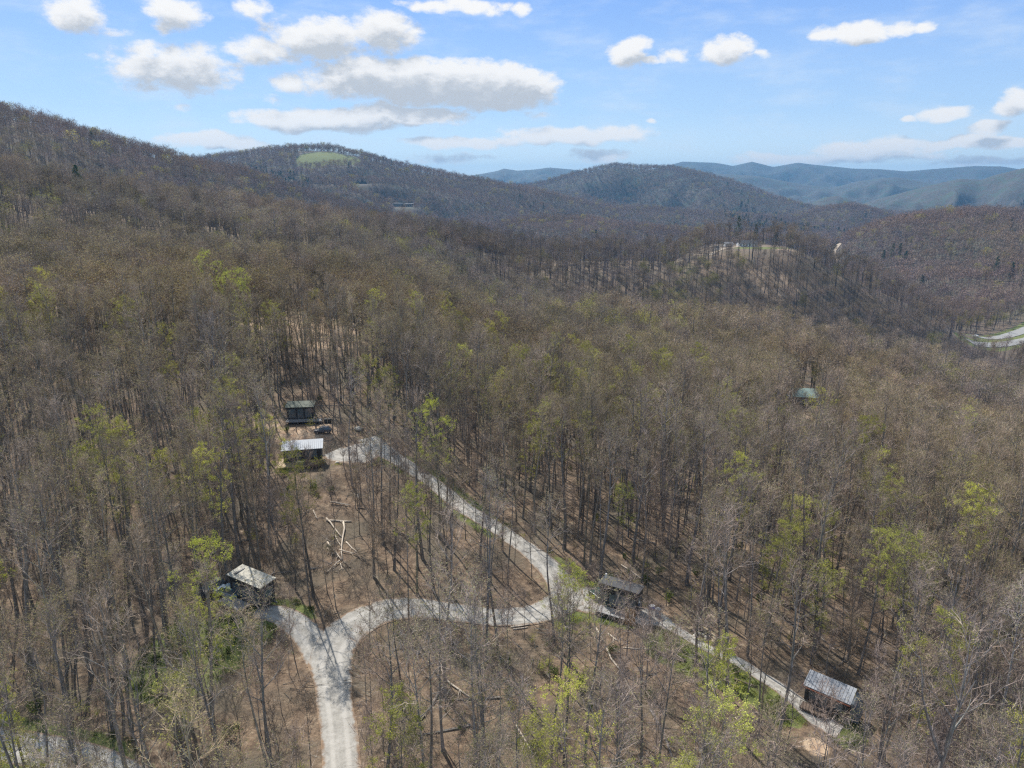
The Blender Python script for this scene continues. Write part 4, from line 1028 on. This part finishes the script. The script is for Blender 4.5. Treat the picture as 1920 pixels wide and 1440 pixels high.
# cabin with the pale flat roof, left of the fork
rz = R(-31); c3 = cabin('tiny_cabin', S_C3, rz, 6.6, 2.3, .7, 3.95, 4.15, M_BLACK, M_ROOFP, 'black boxy cabin with a pale flat roof and grey deck, left of the road fork', wf=[(-1.9, .6, 1.5, 1.7), (1.0, .2, 1.9, 2.3), (2.5, .7, .8, 1.5)], wl=[(0, 1.1, 1.2, 1.3)], wr=[(0, 1.2, 1.3, 1.2)], door=-.4, over=.28, group=GC)
deck(c3, -3.6, 1.1, -3.3, -1.36, .75, M_DECKG); boxes('skirting', [(-3.65, 1.15, -3.36, -3.31, -.3, .69)], M_BLACK, c3)
boxes('roof_vent', [(-2.6, -2.3, -.9, .9, 4.19, 4.3)], M_FRAME, c3)
# cabin with the dark roof
rz4 = R(-30); c4 = cabin('tiny_cabin', S_C4, rz4, 5.8, 2.2, .7, 4.1, 4.0, M_BLACK, M_ROOFD, 'black cabin with a dark roof at the end of the gravel turning place', wf=[(-2.2, .8, 1.2, 1.3), (.3, .3, 1.6, 2.1), (2.2, .8, 1.1, 1.3)], wr=[(0, .9, 1.5, 1.5)], wl=[(0, 1.0, 1.2, 1.2)], door=-.95, over=.2, group=GC)
deck(c4, -2.5, 2.6, -3.2, -1.36, .75, M_DECKG); boxes('skirting', [(-2.55, 2.65, -3.26, -3.21, -.3, .69)], M_BLACK, c4)
cyl('chimney', (-2.6, .5, 3.9), .13, .9, M_WHITE, c4)
scr = boxes('privacy_screen', [(2.0 + i * .17, 2.15 + i * .17, -3.46, -3.42, .3, 2.9) for i in range(9)], M_WOOD, c4); boxes('screen_frame', [(2.0, 3.53, -3.415, -3.36, .3, .4), (2.0, 3.53, -3.415, -3.36, 2.7, 2.8)], M_DWOOD, scr)
boxes('trailer_ladder', [(3.25, 3.31, -.9, -.84, .6, 2.9), (3.25, 3.31, -.4, -.34, .6, 2.9)] + [(3.25, 3.30, -.838, -.402, z_, z_ + .05) for z_ in (.9, 1.3, 1.7, 2.1, 2.5)], M_RIM, c4)
# cabin with the white ribbed roof, lower right
rz5 = R(-40); c5 = cabin('tiny_cabin', S_C5, rz5, 5.0, 1.9, .6, 2.75, 3.35, M_BLACK, M_CAMPER, 'dark low cabin with a pale ribbed roof and rusty trim beside the right-hand lane', wf=[(-1.4, .5, 1.1, 1.1), (1.2, .5, 1.4, 1.1)], wl=[(0, .7, 1.2, 1.0)], door=-.2, rib=True, over=.25, group=GC)
boxes('rusty_trim', [(-2.75, 2.75, -1.41, -1.36, 2.56, 2.70), (-2.82, -2.76, -1.35, 1.35, 2.6, 2.72)], M_RUST, c5)
deck(c5, -2.5, .6, -2.5, -1.16, .5, M_DWOOD, rail=('f',))
V = []; F = []; nseg = 7           # rounded tarpaulin-grey end of the cabin
for j in range(nseg + 1):
    a = math.pi / 2 * j / nseg; V += [(2.78 + 1.0 * math.sin(a), -1.1, .55 + 2.35 * math.cos(a)), (2.78 + 1.0 * math.sin(a), 1.1, .55 + 2.65 * math.cos(a))]
V += [(2.78, -1.1, .5), (2.78, 1.1, .5), (3.78, -1.1, .5), (3.78, 1.1, .5)]; q = 2 * nseg + 2
for j in range(nseg): F.append((2*j, 2*j+2, 2*j+3, 2*j+1))
F += [tuple([q] + [2*j for j in range(nseg + 1)][::-1]), tuple([q + 1] + [2*j + 1 for j in range(nseg + 1)])]
mesh_obj('rounded_end', V, F, mat('grey_tarpaulin', (.12, .135, .15), .7, var=.15), parent=c5)
# cabin with the silver ribbed roof, upper left
rz2 = R(12); c2 = cabin('tiny_cabin', S_C2, rz2, 7.2, 2.6, .9, 3.4, 4.1, M_BLACK, M_STEEL, 'dark green-black cabin with a ribbed silver roof on a tan wooden deck', wf=[(-2.4, .7, 1.2, 1.4), (1.6, .7, 2.2, 1.4)], wl=[(0, 1, 1, 1.2)], wr=[(0, 1, 1, 1.2)], door=-.7, rib=True, over=.3, group=GC)
deck(c2, -4.6, 3.7, -3.6, -1.36, .8, M_DECKT); deck(c2, -4.6, -3.7, -1.34, 1.3, .8, M_DECKT, name='side_deck')
boxes('railing', [(.6, 4.0, -3.72, -3.66, 1.75, 1.83)] + [(a, a + .14, -3.71, -3.67, .6, 1.74) for a in np.arange(.6, 3.9, .17)], M_DWOOD, c2)
ht = rel(S_C2, rz2, -.5, -2.7); t_ = empty('hot_tub', (ht[0], ht[1], S_C2[2] + .8), label='round black hot tub standing on the tan deck of the silver-roofed cabin', cat='hot tub')
V, F = [], []
cyl('shell', (0, 0, 0), .95, .75, M_FRAME, t_, k=24); cyl('cover', (0, 0, .751), .98, .07, M_BLACK, t_, k=24)
# topmost cabin
rz1 = R(6); c1 = cabin('tiny_cabin', S_C1, rz1, 5.6, 2.6, .8, 3.5, 3.9, M_BLACK, mat('mossy_roofing', (.10, .115, .09), .8, var=.25), 'dark glazed cabin farthest up the slope with a mossy grey roof', wf=[(-1.7, .35, 1.5, 1.9), (.1, .2, 1.3, 2.1), (1.8, .35, 1.4, 1.9)], wl=[(0, .8, 1.2, 1.5)], over=.3, group=GC)
deck(c1, -2.9, 4.8, -3.0, -1.36, .75, M_DECKG, rail=('f', 'r')); 
for i, dx in enumerate((5.6, 6.4)):
    p = rel(S_C1, rz1, dx, -2.4); b_ = empty('barrel', (p[0], p[1], h1(*p)), label=['black barrel against the deck end of the topmost cabin', 'black barrel standing out farther from the topmost cabin'][i], cat='barrel', group='black barrels by the topmost cabin')
    cyl('drum', (0, 0, 0), .34, .95, M_BLACK, b_); cyl('hoop', (0, 0, .45), .36, .05, M_FRAME, b_)
for i, (px, py) in enumerate([(520, 812), (538, 811), (556, 810), (574, 808), (592, 805)]):
    x_, y_ = ground(px, py); p_ = cyl('fence_post', (0, 0, -.3), .09, 1.6, M_DWOOD, loc=(x_, y_, h1(x_, y_)), k=8)
    tag(p_, ['leftmost', 'second from left', 'middle', 'second from right', 'rightmost'][i] + ' dark post in the row below the topmost cabin', 'post', 'dark posts below the topmost cabin')

def car(pos, rz, paint, label, glass=M_GLASS, suv=True, s=1., group=None):
    root = empty('parked_car', (pos[0], pos[1], h1(*pos[:2]) + (pos[2] if len(pos) > 2 else .08)), rz, label=label, cat='car', group=group); root.scale = (s,) * 3
    prof = [(-2.2,.45),(-2.28,.85),(-1.95,1.02),(-1.0,1.08),(1.9,1.12),(2.2,1.0),(2.25,.45)]
    top = [(-1.05,1.085),(-.45,1.66),(1.55,1.68),(1.95,1.13)] if suv else [(-.9,1.085),(-.2,1.48),(.9,1.48),(1.6,1.12)]
    def ext(nm, P, w0, w1, m, inset=False, parent=root):
        V = []; n = len(P)
        for sgn in (-1, 1):
            for (x_, z_) in P:
                w = w0 if z_ < P[1][1] + .01 or not inset else w1; V.append((x_, sgn * w, z_))
        F = [tuple(range(n)), tuple(range(2*n - 1, n - 1, -1))] + [(i, i + n, (i + 1) % n + n, (i + 1) % n) for i in range(n)]
        o = mesh_obj(nm, V, F, m, parent=parent); md = o.modifiers.new('b', 'BEVEL'); md.width = .06; md.segments = 2; return o
    body = ext('body', prof, .9, .9, paint)
    V = []
    for sgn in (-1, 1):
        for (x_, z_) in top: V.append((x_, sgn * (.84 if z_ < 1.2 else .66), z_))
    ext_o = mesh_obj('window_band', V, [(0,1,2,3), (7,6,5,4), (0,4,5,1), (1,5,6,2), (2,6,7,3), (3,7,4,0)], glass, parent=root)
    boxes('roof_panel', [(top[1][0] + .08, top[2][0] - .05, -.64, .64, top[1][1] + .002, top[1][1] + .05)], paint, root, bev=.02)
    for x_ in (-1.42, 1.4):
        for y_ in (-.93, .71):
            w_ = cyl('wheel', (x_, y_, .35), .35, .22, M_TYRE, root, axis='y'); cyl('rim', (x_, y_ - .01, .35), .2, .24, M_RIM, w_, axis='y')
    for y_ in (-.7, .42): boxes('headlight', [(-2.31, -2.26, y_, y_ + .28, .68, .84)], M_LAMP, root)
    return root
x_, y_ = ground(428, 1118); car((x_, y_), R(-25), M_BLUEGREY, 'blue-grey car parked at the left end of the pale-roofed cabin')
x_, y_ = ground(397, 1112); car((x_, y_), R(60), M_BLACK, 'black car half hidden by trunks at the far left of the cabin spur')
x_, y_ = ground(1128, 1128); car((x_, y_), R(-60), M_DGREEN, 'dark green car nosed in at the left end of the dark-roofed cabin')
x_, y_ = ground(606, 812); car((x_, y_), R(10), mat('grey_paint', (.10, .10, .11), .4, var=.1), 'small dark grey vehicle parked between the two upper left cabins', s=.8)
x_, y_ = pol(1836, 752); car((x_, y_, .5), R(80), M_WHITE, 'white car driving on the highway at the right edge', suv=False)

def rock(name, px, py, s_, label, m=M_STONE, cat='boulder', seed=1):
    g = random.Random(seed); import bmesh
    bm = bmesh.new(); bmesh.ops.create_icosphere(bm, subdivisions=3, radius=1)
    for v in bm.verts:
        n_ = vnoise(np.array([v.co.x * 2 + seed]), np.array([v.co.y * 2 + v.co.z * 1.7]), 1., seed)[0]
        v.co *= 1 + .35 * n_; v.co.z *= .62
    me = bpy.data.meshes.new(name); bm.to_mesh(me); bm.free(); me.materials.append(m)
    o = bpy.data.objects.new(name, me); col.objects.link(o); x_, y_ = ground(px, py); o.location = (x_, y_, h1(x_, y_) + s_ * .3); o.scale = (s_,) * 3
    return tag(o, label, cat)
rock('boulder', 672, 806, .9, 'pale brown boulder at the top end of the upper gravel road')
rock('boulder', 632, 868, .4, 'small white boulder beside the silver-roofed cabin yard', seed=3)
rock('boulder', 1062, 1178, .35, 'small pale boulder on the bank below the gravel turning place', seed=4)
# picnic and fire place by the lane
fx, fy = ground(1312, 1196); fr = empty('fire_ring', (fx, fy, h1(fx, fy)), label='ring of pale stones round a fire place beside the lane', cat='fire ring')
for k_ in range(9):
    a = k_ / 9 * 6.283; V, F = [], []; box(V, F, -.22, .22, -.14, .14, 0, .28); o = mesh_obj('stone', V, F, M_STONE, parent=fr); o.location = (math.cos(a) * .8, math.sin(a) * .8, 0); o.rotation_euler.z = a + 1.57
    md = o.modifiers.new('b', 'BEVEL'); md.width = .06; md.segments = 2
def arc_bench(px, py, rad, a0, a1, label):
    cx, cy = ground(px, py); root = empty('curved_bench', (cx, cy, h1(cx, cy)), label=label, cat='bench', group='curved wooden benches beside the lane'); V, F = [], []; n = 9
    for j in range(n + 1):
        a = a0 + (a1 - a0) * j / n
        for rr_, z_ in ((rad, .38), (rad + .42, .38), (rad + .42, .46), (rad, .46)): V.append((math.cos(a) * rr_, math.sin(a) * rr_, z_))
    for j in range(n):
        for q in range(4): F.append((4*j + q, 4*j + (q + 1) % 4, 4*j + 4 + (q + 1) % 4, 4*j + 4 + q))
    F += [(0, 1, 2, 3), (4*n + 3, 4*n + 2, 4*n + 1, 4*n)]
    mesh_obj('seat', V, F, M_DECKT, parent=root)
    for f in (.12, .5, .88):
        a = a0 + (a1 - a0) * f; cyl('leg', (math.cos(a) * (rad + .2), math.sin(a) * (rad + .2), -.2), .09, .579, M_DECKT, root, k=8)
arc_bench(1312, 1196, 1.7, R(40), R(130), 'curved tan bench behind the stone fire ring'); arc_bench(1312, 1196, 1.7, R(-50), R(15), 'curved tan bench to the right of the stone fire ring')
x_, y_ = ground(1222, 1142); b_ = empty('cooler', (x_, y_, h1(x_, y_) + .05), R(20), label='small blue box with a white lid right of the dark-roofed cabin', cat='cooler')
boxes('tub', [(-.4, .4, -.25, .25, 0, .45)], M_BLUE, b_, bev=.04); boxes('lid', [(-.42, .42, -.27, .27, .452, .55)], M_WHITE, b_, bev=.03)
x_, y_ = ground(1233, 1156); b_ = empty('storage_tank', (x_, y_, h1(x_, y_) + .05), R(-50), label='pale grey upright tank standing where the lane leaves the turning place', cat='tank')
cyl('body', (0, 0, 0), .42, 1.2, M_CAMPER, b_, k=20); cyl('dome', (0, 0, 1.201), .42, .22, M_CAMPER, b_, k=20, r2=.16)
x_, y_ = ground(1309, 1174); b_ = empty('marker_post', (x_, y_, h1(x_, y_)), label='white-topped post beside the lane above the fire ring', cat='post')
cyl('post', (0, 0, -.2), .06, 1.1, M_DWOOD, b_, k=8); boxes('cap', [(-.2, .2, -.03, .03, .905, 1.35)], M_WHITE, b_)

# farther houses
def gable_house(name, S, rz, L, W, hw, hr, wall, roofm, label, cat='house', dz=0, chimney=False, nwin=3, z0=-1.2, porch=False):
    root = empty(name, (S[0], S[1], S[2] + dz), rz, label=label, cat=cat)
    V = [(-L/2,-W/2,z0),(L/2,-W/2,z0),(L/2,W/2,z0),(-L/2,W/2,z0),(-L/2,-W/2,hw),(L/2,-W/2,hw),(L/2,W/2,hw),(-L/2,W/2,hw),(-L/2,0,hr),(L/2,0,hr)]
    mesh_obj('wall', V, [(0,1,5,4),(1,2,6,9,5),(2,3,7,6),(3,0,4,8,7)], wall, parent=root)
    o = .5; k_ = (hr - hw) / (W / 2); V = []; F = []
    for sg in (-1, 1):
        i = len(V); ye = sg * (W/2 + o); ze = hw - o * k_
        V += [(-L/2-o, ye, ze + .03), (L/2+o, ye, ze + .03), (L/2+o, 0, hr + .03), (-L/2-o, 0, hr + .03)]; V += [(a, b, c + .14) for a, b, c in V[i:i+4]]
        F += [(i,i+1,i+2,i+3),(i+4,i+5,i+6,i+7),(i,i+1,i+5,i+4),(i+1,i+2,i+6,i+5),(i+3,i,i+4,i+7)]
    r_ = mesh_obj('roof', V, F, roofm, parent=root)
    if chimney: boxes('chimney', [(L/4, L/4 + .8, .6, 1.4, hr - 1.2, hr + .9)], M_STONE, r_)
    windows(root, -1, L, W, hw, [((i + .5) / nwin * L - L/2, .9, min(1.6, L / nwin * .55), 1.3) for i in range(nwin)], 0)
    boxes('door', [(-.5, .5, -W/2 - .06, -W/2 - .02, 0, 2.05)], M_WHITE, root)
    if porch: deck(root, -L/2, L/2 * .6, -W/2 - 2.6, -W/2 - .08, -.1, M_DECKT, rail=('f',), legs=False, name='porch')
    return root
gable_house('green_roofed_house', S_GREEN, R(-12), 9.5, 7.5, 3.0, 5.4, M_TAN, M_GREENROOF, 'house with a pale green metal roof alone in the right-hand woods', chimney=False, nwin=3, porch=True)
x_, y_ = rel(S_GREEN, R(-12), -7.5, -1.5); sh = gable_house('shed', (x_, y_, h1(x_, y_)), R(-12), 3, 2.6, 1.9, 2.6, M_CAMPER, M_CAMPER, 'small pale shed left of the green-roofed house', cat='shed', nwin=1)
gable_house('white_house', S_WHITE, R(2), 17, 8, 3, 5.4, M_WHITE, M_ROOFD, 'long low white house on the lawn of the middle hill', nwin=6, chimney=True)
x_, y_ = rel(S_WHITE, 0, -17, 1); gable_house('outbuilding', (x_, y_, h1(x_, y_)), R(2), 7, 5, 2.6, 3.8, M_WHITE, M_CAMPER, 'small white outbuilding left of the long white hilltop house', cat='outbuilding', nwin=2)
x_, y_ = pol(1332, 664); gable_house('outbuilding', (x_, y_, h1(x_, y_)), R(10), 4, 3, 2.4, 3.4, M_WHITE, M_ROOFD, 'tiny white outbuilding at the lower end of the hilltop drive', cat='outbuilding', nwin=1)
def lodge():
    root = empty('lodge', (S_LODGE[0], S_LODGE[1], S_LODGE[2]), R(-6), label='wide flat-roofed pale lodge on the far wooded hillside', cat='lodge')
    boxes('wall', [(-22, -4, -6, 6, -4, 8), (6, 22, -5, 7, -4, 7)], M_TAN, root); boxes('link_wall', [(-3.99, 5.99, -3, 5, -4, 5.5)], M_DWOOD, root)
    boxes('roof', [(-25, -2, -8, 8, 8.01, 8.9), (4, 27, -7, 9, 7.01, 7.8)], M_CAMPER, root)
    for x_ in (-20, -15.5, -11, -6.5): w_ = boxes('window', [(x_ - 1.5, x_ + 1.5, -6.08, -6.02, 2, 6)], M_GLASS, root)
    for x_ in (9, 14, 19): boxes('window', [(x_ - 1.6, x_ + 1.6, -5.08, -5.02, 1, 5)], M_GLASS, root)
lodge()
bl = empty('dark_house', (S_BLACK[0], S_BLACK[1], S_BLACK[2]), R(5), label='black many-gabled house high on the far left hillside', cat='house')
for i, (x_, w_, h_, r2) in enumerate([(-7, 9, 4, 8), (2, 8, 5, 10), (10, 7, 3.5, 7)]):
    V = [(x_-w_/2,-4,-2),(x_+w_/2,-4,-2),(x_+w_/2,4,-2),(x_-w_/2,4,-2),(x_-w_/2,-4,h_),(x_+w_/2,-4,h_),(x_+w_/2,4,h_),(x_-w_/2,4,h_),(x_,-4,r2),(x_,4,r2)]
    mesh_obj('wing', V, [(0,1,5,8,4),(1,2,6,5),(2,3,7,9,6),(3,0,4,7)], M_BLACK, parent=bl)
    V = [(x_-w_/2-.4,-4.4,h_-.3),(x_,-4.4,r2+.1),(x_+w_/2+.4,-4.4,h_-.3),(x_-w_/2-.4,4.4,h_-.3),(x_,4.4,r2+.1),(x_+w_/2+.4,4.4,h_-.3)]
    mesh_obj('roof', V, [(0,1,4,3),(1,2,5,4)], M_ROOFD, parent=bl)
# scattered roofs in the far valley and on the right-hand hill
FARH = [(1560,425,1500,9,'white'),(1583,428,1450,8,'tan'),(1650,430,1330,9,'tan'),(1660,436,1300,8,'white'),(1605,452,1260,8,'white'),(1690,422,1350,8,'tan'),(1372,388,2600,14,'white'),(1330,392,2500,12,'tan'),(710,378,1720,16,'white'),(845,455,560,9,'white'),(1912,560,1000,10,'white'),(1220,415,1900,12,'tan')]
for i, (px, py, r_, L_, cl) in enumerate(FARH):
    x_, y_ = pol(px, r_)
    gable_house('far_house', (x_, y_, h1(x_, y_)), R((i * 37) % 50 - 25), L_, L_ * .6, 5, 8.5, M_WHITE if cl == 'white' else M_TAN, M_CAMPER if cl == 'white' else M_STONE, 'x', nwin=2, z0=-3)['group'] = 'small far houses among the trees'
FL = ['white house at the head of the valley road','tan house just right of the valley road head','tan house low on the right-hand hill','white house beside the tan one on the right-hand hill','white house nearest below the right-hand hill crest','tan house highest on the right-hand hill','white house at the foot of the central mountain','tan house left of the white one under the central mountain','white house left of the flat-roofed lodge','white house roof in the woods left of the middle dark grove','white house at the right edge above the highway','tan house in the low hills left of the central mountain']
for o, l in zip([o for o in bpy.data.objects if o.name.startswith('far_house')], FL): o['label'] = l

# evergreens that stand out singly
EV = [((187,318),430,'dark pine above the orange crowns at upper left'),((565,372),640,'single dark pine left of the far lodge'),((1575,395),1250,'dark pine left of the valley road'),((1640,440),1180,'dark pine right of the valley road, left one'),((1655,440),1180,'dark pine right of the valley road, middle one'),((1668,440),1190,'dark pine right of the valley road, right one'),
 ((1370,430),735,'dark pine behind the left end of the hilltop lawn'),((1402,430),742,'dark pine behind the white hilltop house'),((1440,430),740,'dark pine right of the white hilltop house'),((1468,432),735,'dark pine at the right end of the hilltop lawn'),((1850,520),1000,'dark pine above the highway, left one'),((1880,530),980,'dark pine above the highway, middle one'),((1905,540),960,'dark pine above the highway, right one')]
for i, ((px, py), r_, lab) in enumerate(EV):
    x_, y_ = pol(px, r_); root = empty('pine_tree', (x_, y_, h1(x_, y_)), i * 1.3, label=lab, cat='tree', group='dark pines standing out singly'); root.scale = (1.1 if r_ < 900 else 1.25,) * 3
    for nm, me in (('trunk', PINE[i % 2][0]), ('crown', PINE[i % 2][1])):
        o = bpy.data.objects.new(nm, me); col.objects.link(o); o.parent = root; o['tint'] = [1., 1., 1.]

# ------------------------------------------------------------------ the air
def haze():
    V, F = [], []; box(V, F, -11000, 11000, -300, 12500, -260, 345)
    m = bpy.data.materials.new('haze'); m.use_nodes = True; t = NT(m.node_tree); t.n.clear()
    out = t.new('ShaderNodeOutputMaterial'); pv = t.new('ShaderNodeVolumePrincipled')
    pv.inputs['Color'].default_value = (.20, .47, .80, 1); pv.inputs['Density'].default_value = HAZE; pv.inputs['Anisotropy'].default_value = .2
    t.l.new(pv.outputs[0], out.inputs['Volume'])
    o = mesh_obj('haze', V, F, m); tag(o, kind='stuff', label='thin blue haze filling the air between the near woods and the mountains', cat='haze')
HAZE = 8.5e-5
haze()
